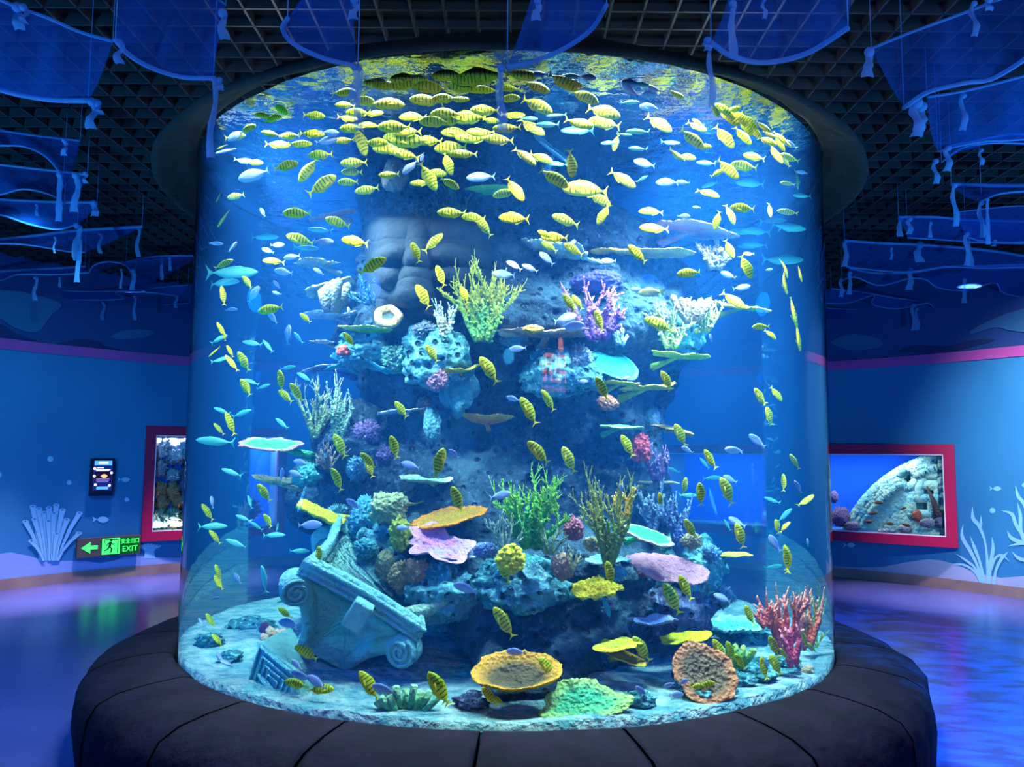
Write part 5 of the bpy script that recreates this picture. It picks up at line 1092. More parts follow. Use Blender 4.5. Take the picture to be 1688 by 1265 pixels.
def weed(par, lb, stems):
    e_ = empty('painted_seaweed', (0, 0, 0)); e_.parent = par; e_['label'] = lb
    for k, st in enumerate(stems):
        pts = smooth_path([Vector((x, y, 0)) for x, y, w_ in st], 14); ws = [np.interp(i / 13 * (len(st) - 1), range(len(st)), [s_[2] for s_ in st]) for i in range(14)]; L_, R_ = [], []
        for i, p_ in enumerate(pts):
            t_ = (pts[min(i + 1, 13)] - pts[max(i - 1, 0)]).normalized(); n_ = Vector((-t_.y, t_.x, 0)) * ws[i]; L_.append((p_ + n_)[:2]); R_.append((p_ - n_)[:2])
        wall_poly('painted_frond', L_ + R_[::-1], .008 + .0008 * k, M_mural, e_)
weed(wall_e, 'pale seaweed painted on the wall beside the red-framed window', [
    [(1603, 835, .3), (1604, 855, 3.4), (1614, 868, 3), (1625, 900, 1.5), (1630, 966, 3.5)], [(1588, 865, .3), (1586, 885, 3), (1600, 910, 3.2), (1612, 935, 2), (1622, 966, 3)], [(1617, 850, .3), (1617, 865, 2.6), (1614, 873, 1)],
    [(1599, 884, .3), (1607, 905, 3), (1616, 930, 2), (1624, 966, 3)], [(1635, 886, .3), (1637, 905, 3), (1632, 935, 3.4), (1630, 966, 2.6)], [(1662, 910, .3), (1652, 920, 3), (1642, 940, 2), (1638, 966, 3)],
    [(1664, 926, .3), (1652, 916, 2), (1641, 920, 2), (1634, 940, 1.5)], [(1571, 930, .3), (1590, 932, 2), (1608, 944, 2), (1620, 966, 3)], [(1575, 913, .3), (1592, 924, 2), (1608, 938, 2), (1620, 964, 2)]])
weed(wall_e, 'pale seaweed painted at the end of the wall, cut by the frame edge', [
    [(1674, 801, .3), (1678, 818, 3), (1690, 835, 3), (1702, 880, 3)], [(1651, 842, .3), (1668, 848, 3), (1676, 868, 3), (1700, 900, 3)], [(1677, 829, .3), (1682, 850, 3), (1684, 880, 3), (1702, 920, 3)],
    [(1660, 875, .3), (1668, 888, 3.4), (1688, 896, 3), (1702, 905, 2)], [(1663, 900, .3), (1678, 897, 2.4), (1690, 897, 2), (1702, 900, 2)], [(1668, 910, .3), (1678, 920, 3), (1690, 924, 3), (1702, 925, 2)]])
# painted waves of the frieze
_old = R_ROOM
for par, m__, lb, pts in ((0, M_frieze2, 'w', [(-60, 470), (0, 478), (40, 482), (100, 500), (85, 520), (65, 545), (45, 547), (20, 538), (-10, 520), (-60, 516)]), (0, M_frieze2, 'w', [(180, 556), (200, 546), (235, 543), (255, 548), (240, 556), (200, 560)]),
                 (0, M_frieze3, 'w', [(95, 566), (130, 560), (160, 563), (178, 572), (210, 580), (210, 590), (140, 580), (95, 572)]), (0, M_frieze3, 'w', [(-60, 520), (-10, 530), (30, 552), (60, 562), (20, 560), (-60, 546)]),
                 (1, M_frieze2, 'e', [(1368, 565), (1385, 555), (1410, 551), (1440, 556), (1455, 566), (1440, 575), (1400, 577)]), (1, M_frieze2, 'e', [(1600, 552), (1640, 540), (1665, 545), (1700, 548), (1740, 545), (1740, 500), (1700, 505), (1640, 524), (1600, 545)]),
                 (1, M_frieze3, 'e', [(1480, 580), (1510, 570), (1560, 572), (1600, 562), (1640, 560), (1600, 572), (1550, 582)])):
    pts = [v[:2] for v in smooth_path([Vector((x, y, 0)) for x, y in pts + pts[:1]], 60)[:-1]]
    wall_poly('painted_wave', pts, .012, m__, wall_w if par == 0 else wall_e)

# ---------------------------------------------------------------- framed tank windows in the walls
M_maroon = pmat('maroon_frame_paint', srgb('a8124a'), .45, spec=.3)
def plane_hit(px, py, P0, n, off=0.0):
    d = ray(px, py); return EYE + d * ((P0 + n * off - EYE).dot(n) / d.dot(n))
class Win:
    def __init__(s, name, label, xa, xb, yrow, ztop, zbot, bw=.12, dep=.55):
        s.A = PW(xa, yrow); s.B = PW(xb, yrow); s.A.z = s.B.z = 0; s.X = (s.B - s.A).normalized(); s.W = (s.B - s.A).length; s.n = Vector((-s.X.y, s.X.x, 0))
        if s.n.y < 0: s.n = -s.n
        s.root = empty(name, (s.A + s.B) / 2 + Vector((0, 0, zbot)), label, 'window', kind='thing'); o0 = Vector(s.root.location); s.o0 = o0; s.zt, s.zb = ztop, zbot
        M3 = Matrix((s.X, s.n, Vector((0, 0, 1)))).transposed()
        H = ztop - zbot
        b_ = MB()
        for cx_, cz_, sx, sz in ((-(s.W - bw) / 2, H / 2, bw, H), ((s.W - bw) / 2, H / 2, bw, H), (0, bw / 2, s.W - 2 * bw, bw), (0, H - bw / 2, s.W - 2 * bw, bw)):
            b_.box(M3 @ Vector((cx_, 0, cz_)), (sx, .09, sz), M3)
        f = b_.build('frame', M_maroon, s.root, smooth=False)
        b_ = MB(); g_ = .04; w2 = s.W - 2 * bw
        b_.box(M3 @ Vector((0, dep + .06, H / 2)), (s.W, .02, H + .1), M3)
        bk = b_.build('back_panel', pmat('display_blue_back', srgb('0654d8'), .9, emit=srgb('0340d0'), estr=.25), s.root, smooth=False)  # the panel's own glow is added, standing in for lit water
        b_ = MB()
        for cx_, cz_, sx, sz in ((-(w2 + .03) / 2, H / 2, .03, H), ((w2 + .03) / 2, H / 2, .03, H), (0, bw - .015, w2, .03), (0, H - bw + .015, w2, .03)):
            b_.box(M3 @ Vector((cx_, dep / 2 + .04, cz_)), (sx, dep, sz), M3)
        b_.build('tank_box', pmat('display_tank_lining', srgb('3f78b0'), .7), s.root, smooth=False)
        b_ = MB()
        for cx_, cz_, sx, sz in ((0, bw + .006, w2, .012), (0, H - bw - .006, w2, .012), (-(w2 / 2 - .006), H / 2, .012, H - 2 * bw), ((w2 / 2 - .006), H / 2, .012, H - 2 * bw)):
            b_.box(M3 @ Vector((cx_, -.03, cz_)), (sx, .02, sz), M3)
        b_.build('glazing_bead', pmat('pale_bead', srgb('d8d8f0'), .5), s.root, smooth=False)
        b_ = MB(); b_.box(M3 @ Vector((0, -.0, H / 2)), (w2, .012, H - 2 * bw), M3); b_.build('pane', M_acr, s.root, smooth=False)
        s.P0 = (s.A + s.B) / 2
    def at(s, px, py, off): return plane_hit(px, py, s.P0, s.n, off)
    def lamp(s, e, u):
        c = s.P0 + s.X * u + s.n * .045; c.z = s.zt - .16; area('display_lamp', c, c + Vector((0, 0, -1)) + s.n * .25, .9, e, (.85, .95, 1.0), shape='RECTANGLE', size_y=.06)
zz = lambda px, py: PW(px, py).z
WW = Win('window_1', 'red-framed aquarium window with white and orange corals, beside the exit sign', 236, 470, 800, zz(240, 702), zz(232, 893), dep=.26)
WE = Win('window_2', 'wide red-framed aquarium window showing a round carved stone ruin', 1090, 1576, 800, zz(1575, 733), zz(1575, 903))
WW.lamp(24, -.5); WW.lamp(12, .5); WE.lamp(11, 1.0); WE.lamp(9, 0); WE.lamp(7, -1.0)
for u_, e_ in ((-.5, 8), (.3, 5)):  # fill lamps added at the sill to lift the dim lower corals
    c = WW.P0 + WW.X * u_ + WW.n * .045; c.z = WW.zb + .17; area('added_low_fill', c, c + Vector((0, 0, 1)) + WW.n * .4, .7, e_, (.9, .95, 1.0), shape='RECTANGLE', size_y=.06)
def ruin():
    """quarter of a huge carved stone disc leaning in the display: relief surface with recesses"""
    n = WE.n; V = []; nx, ny = 230, 150; Fs = []; ok = []
    cx_, cy_ = 1612, 935; rx, ry = 232, 196
    for i in range(nx):
        for j in range(ny):
            x = 1366 + (1561 - 1366) * i / (nx - 1); y = 750 + (882 - 750) * j / (ny - 1); rr = math.hypot((x - cx_) / rx, (y - cy_) / ry); an_ = math.atan2((cy_ - y) / ry, (cx_ - x) / rx)
            h = .03 if rr > .9 else 0
            if .88 < rr < .985:
                u = (an_ * 24 / PI) % 1; v = (rr - .88) / .105; h = .06 - (.055 if (.12 < u < .88 and (abs(v - .3) < .08 or (u > .3 and abs(v - .65) < .08)) or u < .06) else 0)
            if abs(rr - .86) < .012: h = -.02
            if abs(rr - .74) < .006 or abs(rr - .3) < .02: h -= .015
            if math.hypot(x - 1497, (y - 790)) < 11.5: h = -.14
            elif math.hypot(x - 1497, (y - 790)) < 16: h = .02
            for bx0, bx1, by0, by1 in ((1523, 1551, 786, 797), (1518, 1545, 804, 820), (1540, 1548, 762, 766), (1505, 1535, 824, 846), (1549, 1568, 806, 818)):
                if bx0 < x < bx1 and by0 < y < by1: h = -.14
                elif bx0 - 4 < x < bx1 + 4 and by0 - 4 < y < by1 + 4 and h > -.1: h = .025
            ok.append(rr < 1); V.append(WE.at(x, y, .30 - h - .10 * (1 - rr))[:])
    V = np.array(V); nn = fbm(V * 22, 3, 4); V += np.array(n[:])[None, :] * (nn * .004)[:, None]
    Fs = [f for f in grid_faces(nx, ny) if all(ok[k] for k in f)]
    rt_ = mesh('stone_disc', V, Fs); o = link('stone_disc', rt_, pmat('ruin_stone', srgb('9fc8b8'), .9, bump=.02, scale=30, col2=srgb('6ab4c0'), cscale=7))
    s_ = o.modifiers.new('thick', 'SOLIDIFY'); s_.thickness = .06; s_.offset = -1
    tag(o, 'round carved stone ruin with meander rim inside the wide red-framed window', 'ruin')
ruin()
def mini_lump(win, px, py, w_, h_, off, col, lab, nm='coral_lump', cat='coral', k=6, amp=.4, tip=None):
    p = win.at(px, py, off); d = depth(p); V, Fs = ICO[4]; V = V.copy(); T = np.clip(1 - worley(V * k + px, 3) * 1.3, 0, 1)
    V = V * (1 + amp * (T - .5) + fbm(V * 1.7 + px, 3, 5) * .15)[:, None] * np.array([S(w_ / 2, d), S(w_ / 2, d) * .7, S(h_ / 2, d)])
    o = link(nm, mesh(nm, V, Fs, {'t': T}), ccol(col, None, tip)); o.location = p; return tag(o, lab, cat)
for k, (x, y, w_, h_, c_, tp, lb) in enumerate(((1385, 852, 30, 34, '6a5a90', 'c0a0d8', 'purple coral lump by the rim of the carved disc in the window'), (1405, 868, 26, 16, '7c7898', 'c8b8d8', 'low lilac lump at the lower corner of the wide window'), (1512, 850, 16, 20, 'b06050', 'f0a080', 'orange-red coral tuft in the dark recess of the ruin'),
                                        (1530, 862, 30, 16, '8088a0', 'd0c8e0', 'grey rock below the ruin recess'), (1552, 856, 20, 30, '606c88', 'a0a8c8', 'grey rock at the frame end of the wide window'), (1490, 872, 26, 12, '98a0b0', 'e0d0d0', 'pale rubble along the bottom of the wide window'), (1460, 876, 30, 8, '90a0b8', 'd0e0e8', 'flat pale rubble beneath the carved disc'), (1375, 820, 14, 20, '7468a0', 'b8a0e0', 'small violet coral beside the tank edge in the window'))):
    mini_lump(WE, x, y, w_, h_, .12, c_, lb, tip=tp)
o = MB(); o.tube([WE.at(1548, 852, .1), WE.at(1538, 825, .1), WE.at(1528, 802, .1)], [.05, .03, .008], 8); tag(o.build('driftwood', ccol('5a4c50', '483c40')), 'dark pointed driftwood leaning before the ruin in the window', 'driftwood')
M_df = fishmat('dusky_skin', srgb('4a3428'), srgb('8a5c48'), None)
dme = FM[('y', 0)]['one'].copy(); dme.materials[0] = M_df; dme.materials[1] = M_df
for k, (x, y, l_, hd) in enumerate(((1447, 829, 16, 0), (1439, 847, 14, 10), (1433, 860, 15, 180), (1466, 864, 15, 0), (1488, 839, 12, 20), (1495, 866, 16, 170), (1521, 861, 12, 0))):
    p = WE.at(x, y, .10); o = bpy.data.objects.new('dusky_fish', dme); C.objects.link(o); s_ = S(l_, depth(p)); o.scale = (s_,) * 3; o.location = p; o.rotation_euler = (0, -math.radians(hd), math.atan2(WE.X.y, WE.X.x))
    tag(o, ('dusky fish highest in front of the carved disc', 'dusky fish just under the highest one by the carved disc', 'dusky fish lowest near the disc rim', 'dusky fish above the flat pale rubble', 'dusky fish beside the dark recess of the ruin', 'dusky fish above the pale rubble along the window bottom', 'dusky fish between the orange tuft and grey rock')[k], 'fish', 'dusky fish in the wide window')
for k, (x, y, w_, h_, c_, tp, lb) in enumerate(((262, 735, 30, 34, 'c8cce8', 'ffffff', 'white branching mass high in the window beside the exit sign'), (292, 742, 34, 40, 'b8c0e0', 'f8f8ff', 'white coral heap next to the topmost white mass in the window'), (262, 772, 22, 26, '8088a8', 'c8c8d8', 'grey coral below the topmost white mass'), (284, 783, 22, 18, '90a0b8', 'e0e8f0', 'pale knob in the middle of the coral window'),
                                        (264, 808, 18, 24, 'b07c60', 'f0c0a0', 'orange tufted coral by the window edge'), (285, 810, 18, 26, 'b88464', 'f4c8a4', 'orange tufted coral in the middle of the window'), (266, 828, 20, 20, 'a07860', 'e0b090', 'brown tufted coral under the orange tuft by the edge'), (292, 826, 16, 20, 'b07858', 'f0b890', 'orange tuft nearest the big tank in the coral window'),
                                        (262, 858, 26, 34, '7c9c8c', 'e8f4e0', 'pale green coral mound low in the coral window'), (284, 850, 22, 24, '88a090', 'f0f8e8', 'cream coral mound low in the coral window'), (296, 862, 24, 30, 'a08870', 'f0d0b0', 'tan coral mound by the window bottom'), (272, 878, 40, 14, '809c98', 'e0f0e8', 'pale rubble at the bottom of the coral window'),
                                        (330, 800, 60, 110, '5070a0', '90a8d0', 'blue-grey coral wall seen behind the tank edge'), (395, 842, 50, 36, '406090', '80a0c8', 'blue-grey mound in the coral window behind the tank'))):
    mini_lump(WW, x, y, w_ * 1.3, h_ * 1.25, .13, c_, lb, tip=tp, amp=.7, k=9 if k < 12 else 6)
for k, (x, y, lb) in enumerate(((264, 752, 'white antler twigs high in the coral window'), (292, 756, 'white antler twigs beside the first in the coral window'))):
    p = WW.at(x, y, .08); branchy(x, y, 24, 22, Cc('d8dcf0' if k < 2 else 'c8a0a0', None, 'ffffff'), lb, 'the coral window', n0=6, lev=2, thick=.045, spread=70, Y=p.y)
# ---------------------------------------------------------------- local frame on the round wall
def wall_frame(px, py, off):
    p = PW(px, py, off); a = wall_ang(p); X = Vector((math.sin(a), -math.cos(a), 0)); Yn = Vector((math.cos(a), math.sin(a), 0))
    m__ = Matrix((X, Yn, Vector((0, 0, 1)))).transposed().to_4x4(); m__.translation = p; return m__, S(1, (p - EYE).length)
def flat(name, pts, y, mat, root, th=.002):
    V = [(x, y, z) for x, z in pts] + [(x, y + th, z) for x, z in pts]; n = len(pts)
    import bmesh
    bm = bmesh.new(); vs_ = [bm.verts.new(v) for v in V]; f = bm.faces.new(vs_[:n]); bmesh.ops.triangulate(bm, faces=[f])
    for k in range(n): bm.faces.new((vs_[k], vs_[(k + 1) % n], vs_[n + (k + 1) % n], vs_[n + k]))
    me = bpy.data.meshes.new(name); bm.to_mesh(me); bm.free(); return link(name, me, mat, root, smooth=False)
def rect(x, z, w_, h_): return [(x - w_ / 2, z - h_ / 2), (x + w_ / 2, z - h_ / 2), (x + w_ / 2, z + h_ / 2), (x - w_ / 2, z + h_ / 2)]
def text(name, body, size, x, z, y, mat, root, sx=1.0):
    c = bpy.data.curves.new(name, 'FONT'); c.body = body; c.size = size; c.extrude = .001; c.align_x = 'CENTER'; c.align_y = 'CENTER'; c.materials.append(mat)
    o = bpy.data.objects.new(name, c); C.objects.link(o); bpy.context.view_layer.update(); me = bpy.data.meshes.new_from_object(o.evaluated_get(bpy.context.evaluated_depsgraph_get())); bpy.data.objects.remove(o); me.transform(Matrix.Translation((x, y, z)) @ Matrix.Rotation(PI / 2, 4, 'X') @ Matrix.Diagonal((sx, 1, 1, 1))); return link(name, me, mat, root, smooth=False)
# exit sign
mw, px1 = wall_frame(181, 901, .10); ex = empty('exit_sign', (0, 0, 0), 'lit green EXIT sign with arrow and running figure on the wall', 'sign'); ex.matrix_world = mw
w_, h_ = px1 * 88, px1 * 27
b_ = MB(); b_.box((0, .03, 0), (w_, .05, h_)); b_.build('housing', pmat('sign_housing', srgb('5a4a48'), .5), ex, smooth=False)
b_ = MB(); b_.box((0, .075, 0), (w_ * .3, .05, h_ * .4)); b_.build('bracket', M_dark, ex, smooth=False)
Mg = emat('sign_green_light', srgb('35f060'), 2.6); Mgd = pmat('sign_dark_green', (.002, .06, .015), .5); Mgf = emat('sign_field_glow', srgb('0a6a2c'), .8)
flat('lit_field', rect(w_ * .17, 0, w_ * .62, h_ * .86), .003, Mgf, ex)
flat('arrow', [(-w_ * .44, 0), (-w_ * .30, h_ * .30), (-w_ * .33, h_ * .1), (-w_ * .19, h_ * .1), (-w_ * .19, -h_ * .1), (-w_ * .33, -h_ * .1), (-w_ * .30, -h_ * .30)], .001, Mg, ex)
flat('pictogram_panel', rect(0.02 * w_, 0, w_ * .28, h_ * .84), .0, Mg, ex)
q = h_ * .8
flat('figure_head', [(.07 * q + math.cos(k * PI / 6) * q * .09, .40 * q + math.sin(k * PI / 6) * q * .09) for k in range(12)], -.003, Mgd, ex)
for x0, z0, x1, z1, t_ in ((.04, .30, -.02, -.04, .085), (.03, .26, -.16, .16, .035), (-.16, .16, -.22, .02, .03), (.04, .26, .18, .12, .035), (.18, .12, .28, .18, .03), (-.03, -.02, .12, -.16, .05), (.12, -.16, .08, -.42, .042), (-.04, -.02, -.14, -.2, .05), (-.14, -.2, -.34, -.26, .04)):
    d_ = Vector((x1 - x0, z1 - z0)).normalized(); n_ = Vector((-d_.y, d_.x)) * t_
    flat('figure_limb', [((x0 + n_.x) * q, (z0 + n_.y) * q), ((x1 + n_.x) * q, (z1 + n_.y) * q), ((x1 - n_.x) * q, (z1 - n_.y) * q), ((x0 - n_.x) * q, (z0 - n_.y) * q)], -.003, Mgd, ex)
for dx_, dz_, dw_, dh_ in ((.125, 0, .012, .72), (.02, .36, .21, .06), (-.085, .27, .012, .2)): flat('door_outline', rect(dx_ * w_, dz_ * h_, dw_ * w_, dh_ * h_), -.003, Mgd, ex)
text('sign_text', '安全出口', h_ * .31, w_ * .325, h_ * .21, -.001, Mg, ex, .8); text('sign_text', 'EXIT', h_ * .42, w_ * .325, -h_ * .2, -.001, Mg, ex, .95)
# wall display
mw, px1 = wall_frame(170, 784, .12); kd = empty('wall_display', (0, 0, 0), 'small upright lit information screen in a black case on the wall', 'display'); kd.matrix_world = mw
w_, h_ = px1 * 33, px1 * 50; tilt_ = Matrix.Rotation(math.radians(-12), 4, 'X')
b_ = MB(); b_.box((0, .03, 0), (w_, .035, h_)); o = b_.build('case', pmat('display_case', (.01, .012, .03), .35), kd, smooth=False)
b_ = MB(); b_.box((px1 * 1.5, .08, -px1 * 5), (w_ * .92, .09, h_)); b_.build('wall_mount', pmat('display_mount', (.008, .012, .05), .5), kd, smooth=False)
flat('screen', rect(0, 0, w_ * .8, h_ * .88), .009, emat('screen_glow', srgb('1a2a90'), 1.0), kd)
Mw_, Mb_, Mp_, Mo_ = emat('screen_white', (.8, .9, 1), 1.6), emat('screen_cyan', srgb('50a8ff'), 1.5), emat('screen_violet', srgb('8c80e8'), 1.2), emat('screen_amber', srgb('f0c890'), 1.4)
flat('screen_header', rect(0, h_ * .36, w_ * .74, h_ * .13), .006, Mb_, kd); flat('screen_header_bar', rect(0, h_ * .365, w_ * .4, h_ * .06), .004, Mw_, kd)
flat('screen_picture_panel', rect(0, -.04 * h_, w_ * .7, h_ * .3), .006, emat('screen_dark', srgb('201840'), .8), kd)
for k, (xx, z_, ww) in enumerate(((-.12, .22, .3), (0, .165, .62), (-.02, .14, .55), (0, -.10, .55), (0, -.14, .6), (0, -.18, .5))): flat('screen_line', rect(xx * w_, z_ * h_, ww * w_, h_ * .022), .004, Mp_ if k > 2 else Mw_, kd)
a_, t_ = fish2d(0, 0, w_ * .4, 1, .4); flat('screen_fish', [(x, y - .02 * h_) for x, y in a_], .004, Mo_, kd); flat('screen_footer', rect(0, -h_ * .37, w_ * .5, h_ * .08), .006, Mb_, kd)
for sx, sz in ((-.36, .2), (.36, .07), (-.36, -.02), (-.3, -.27), (.3, -.3)): flat('screen_dot', [(sx * w_ + math.cos(k * PI / 5) * w_ * .06, sz * h_ + math.sin(k * PI / 5) * w_ * .06) for k in range(10)], .004, Mw_, kd)
# orange shop-front sign behind the viewer; it is what glows back from the acrylic
M_or = emat('orange_sign_light', srgb('ff7a20'), 75)
sg = empty('hall_sign', (1.38, -1.18, 2.42), 'glowing orange hall sign with square characters behind the viewer', 'sign'); sg.rotation_euler = (0, 0, PI); sg.scale = (.45, .45, .36)
b_ = MB(); b_.box((0, .06, 0), (1.9, .06, 1.75)); b_.build('sign_board', pmat('sign_board', srgb('3a1a20'), .6), sg, smooth=False)
def glyph(x0, z0, w_, rows):
    n_ = len(rows); m__ = len(rows[0])
    for r_ in range(n_):
        c_ = 0
        while c_ < m__:
            if rows[r_][c_] == '#':
                e_ = c_
                while e_ < m__ and rows[r_][e_] == '#': e_ += 1
                flat('sign_stroke', rect(x0 + (c_ + e_) / 2 * w_ / m__, z0 - (r_ + .5) * w_ / n_, (e_ - c_) * w_ / m__, w_ / n_), .02, M_or, sg); c_ = e_
            else: c_ += 1
glyph(-.85, .45, .8, ['#####.#', '#...#.#', '#####.#', '...#.##', '#####.#', '#..#...', '#..####']); glyph(.05, .45, .8, ['######.', '.#..#..', '.####.#', '.#..#.#', '###.###', '.#..#..', '##..###'])
flat('sign_emblem', [(math.cos(k * PI / 12) * .2 - .45, .72 + math.sin(k * PI / 12) * .22) for k in range(24)], .02, emat('orange_emblem', srgb('ff9a60'), 50), sg)
for k in range(11): flat('sign_letter', rect(-.8 + k * .16, -.55, .09, .16), .02, emat('orange_letter', srgb('ff7040'), 24) if k == 0 else bpy.data.materials['orange_letter'], sg)

# ---------------------------------------------------------------- blue tulle nets under the ceiling
m_net, t_, o_ = nt('blue_tulle'); tr = N(t_, 'ShaderNodeBsdfTransparent'); tr.inputs[0].default_value = (.75, .85, 1, 1); df = N(t_, 'ShaderNodeBsdfDiffuse'); df.inputs[0].default_value = c4(srgb('2a68d0')); tl = N(t_, 'ShaderNodeBsdfTranslucent'); tl.inputs[0].default_value = c4(srgb('2a68d0'))
ad = N(t_, 'ShaderNodeMixShader'); L(t_, df.outputs[0], ad.inputs[1]); L(t_, tl.outputs[0], ad.inputs[2]); mx = N(t_, 'ShaderNodeMixShader'); mx.inputs[0].default_value = .40
L(t_, tr.outputs[0], mx.inputs[1]); L(t_, ad.outputs[0], mx.inputs[2]); L(t_, mx.outputs[0], o_.inputs[0])
m_hem, t_, o_ = nt('blue_tulle_hem'); tr = N(t_, 'ShaderNodeBsdfTransparent'); df = N(t_, 'ShaderNodeBsdfDiffuse'); df.inputs[0].default_value = c4(srgb('74a4e4')); tl = N(t_, 'ShaderNodeBsdfTranslucent'); tl.inputs[0].default_value = c4(srgb('6494dc'))
ad = N(t_, 'ShaderNodeMixShader'); L(t_, df.outputs[0], ad.inputs[1]); L(t_, tl.outputs[0], ad.inputs[2]); mx = N(t_, 'ShaderNodeMixShader'); mx.inputs[0].default_value = .7
L(t_, tr.outputs[0], mx.inputs[1]); L(t_, ad.outputs[0], mx.inputs[2]); L(t_, mx.outputs[0], o_.inputs[0])
NETN = 0
def net(label, top, hem, zt, zh, rib=(), hemw=5, topw=3.0, ztr=None, zhr=None):
    """top, hem: pixel polylines of the upper edge and of the rope hem, hung at heights zt and zh (metres); rib: ribbons (x, y0, y1, width)"""
    global NETN
    NETN += 1
    n = 30; T = smooth_path([Vector((x, y, 0)) for x, y in top], n); Hh = smooth_path([Vector((x, y, 0)) for x, y in hem], n)
    lerp = lambda a, b_, u: a + (b_ - a) * u
    TP = [PZ(p.x, p.y, lerp(zt, ztr or zt, i / (n - 1))) for i, p in enumerate(T)]; HP = [PZ(p.x, p.y, lerp(zh, zhr or zh, i / (n - 1))) for i, p in enumerate(Hh)]
    root = empty('net_drape', TP[n // 2], label, 'net', 'blue nets under the ceiling'); o0 = Vector(root.location); m2 = 12; V = []
    for i in range(n):
        for j in range(m2):
            u = j / (m2 - 1); p = TP[i].lerp(HP[i], u); sag = math.sin(PI * u) * .05
            V.append((p + Vector((0, 0, -sag * .5)) + Vector((0, 1, 0)) * sag * .6 * math.sin(i * .5 + NETN) - o0)[:])
    link('mesh_cloth', mesh('mesh_cloth', V, grid_faces(n, m2)), m_net, root)
    b_ = MB(); r_ = [S(hemw * (.5 if hemw > 6 else .34), max(1.5, depth(p))) for p in HP]; b_.tube([p - o0 for p in HP], r_, 8); b_.build('hem_rope', m_hem, root)
    b_ = MB(); r_ = [S(topw * .38, max(1.5, depth(p))) for p in TP]; b_.tube([p - o0 for p in TP], r_, 6); b_.build('top_edge', m_hem, root)
    for P_ in ((TP, HP)[0][0], TP[-1], HP[0], HP[-1]):
        if P_.z < Z_CEIL - .05: b_ = MB(); b_.tube([P_ - o0, Vector((P_.x, P_.y, Z_CEIL + .02)) - o0], .0022, 4); b_.build('hanging_cord', m_hem, root)
    for x, y0, y1, w_ in rib:
        zz_ = zh if y0 > sum(p.y for p in T) / n else zt
        P_ = PZ(x, y0, zz_); dpt = depth(P_); ln = S(y1 - y0, dpt); wd = S(w_ / 2, dpt); rr_ = random.Random(int(x * 7 + y0)); V = []
        for k in range(8):
            u = k / 7; ww = wd * (.55 + .45 * u + .12 * math.sin(k * 2.1 + x)); ox = math.sin(k * .8 + x) * wd * .35
            for s_ in (-1, 0, 1): V.append((P_ - o0 + Vector((s_ * ww + ox, abs(s_) * wd * .5 + .01 * math.sin(k), -ln * u)))[:])
        link('ribbon_tail', mesh('ribbon_tail', V, grid_faces(8, 3)), m_hem, root)
        b_ = MB(); V, Fs = ICO[2]; b_.add([(Vector(v) * wd * .85 * Vector((1, .8, 1.1)).length / 1.7 + P_ - o0) for v in V], Fs); b_.build('knot', m_hem, root)
    return root
net('large blue net panel at the upper corner over the exit sign wall', [(-70, -30), (20, 8), (80, 30), (130, 52), (186, 68)], [(-70, 128), (0, 148), (40, 158), (90, 165), (145, 166)], 3.45, 3.2, [(28, 12, 48, 20), (38, 12, 38, 16), (151, 168, 212, 18), (160, 170, 188, 16)], 9, 7)
net('hanging blue net panel tied beside the tank rim, next to the corner panel', [(188, -60), (250, -40), (320, -30), (372, 8)], [(190, 65), (212, 90), (250, 112), (300, 127), (352, 129)], 3.35, 3.08, [(196, 70, 104, 16), (352, 130, 262, 13), (362, 132, 148, 12), (367, 22, 64, 18)], 8, 5)
net('blue net panel with curling hem in front of the upper tank glass, exit sign side', [(520, -40), (545, -40), (570, -30), (584, -8)], [(474, 30), (466, 48), (484, 72), (530, 95), (590, 110)], 3.2, 2.97, [(592, 112, 216, 13), (584, 110, 165, 14), (584, 0, 30, 16)], 8, 3)
net('blue net panel with a round hem in front of the upper tank glass centre', [(884, -30), (920, -40), (960, -40), (990, -30)], [(836, 110), (880, 101), (930, 80), (975, 48), (1000, 8)], 3.2, 2.97, [(826, 112, 216, 17), (886, 0, 32, 16)], 8, 3)
net('big round-hemmed blue net panel above the tank on the seaweed side', [(1206, -30), (1270, -50), (1340, -50), (1410, -40)], [(1172, 70), (1205, 92), (1260, 103), (1330, 88), (1398, 46)], 3.3, 3.05, [(1172, 72, 178, 12), (1166, 66, 82, 14), (1208, 6, 92, 15), (1260, 0, 30, 8)], 9, 4)
net('large blue net panel at the upper corner over the seaweed wall', [(1436, 80), (1490, 58), (1560, 32), (1640, 2), (1700, -22)], [(1490, 178), (1530, 152), (1590, 137), (1640, 128), (1720, 78)], 3.45, 3.22, [(1433, 86, 126, 20), (1512, 170, 225, 22), (1520, 176, 212, 20), (1606, 6, 60, 12), (1630, 0, 16, 14)], 8, 6)
net('second blue net panel stepping down the seaweed side', [(1528, 160), (1580, 152), (1640, 138), (1710, 120)], [(1546, 250), (1575, 242), (1620, 234), (1660, 232), (1720, 228)], 3.5, 3.28, [(1543, 266, 303, 11), (1563, 244, 282, 13), (1588, 158, 215, 12)], 5, 6)
net('third blue net panel stepping down the seaweed side', [(1566, 240), (1610, 232), (1660, 222), (1720, 222)], [(1552, 268), (1575, 250), (1600, 240), (1650, 236), (1720, 238)], 3.5, 3.34, [(1618, 248, 272, 8)], 4, 5)
net('fourth blue net panel stepping down the seaweed side', [(1568, 304), (1610, 305), (1650, 306), (1720, 306)], [(1618, 332), (1640, 322), (1670, 317), (1720, 314)], 3.5, 3.32, [(1574, 306, 374, 11), (1618, 335, 392, 11), (1628, 330, 404, 8)], 5, 9)
net('pale-edged blue net below the fourth panel near the frame edge', [(1575, 350), (1620, 345), (1670, 340), (1720, 340)], [(1592, 390), (1620, 398), (1660, 400), (1720, 398)], 3.55, 3.38, [(1594, 386, 438, 10), (1640, 398, 406, 8)], 5, 3)
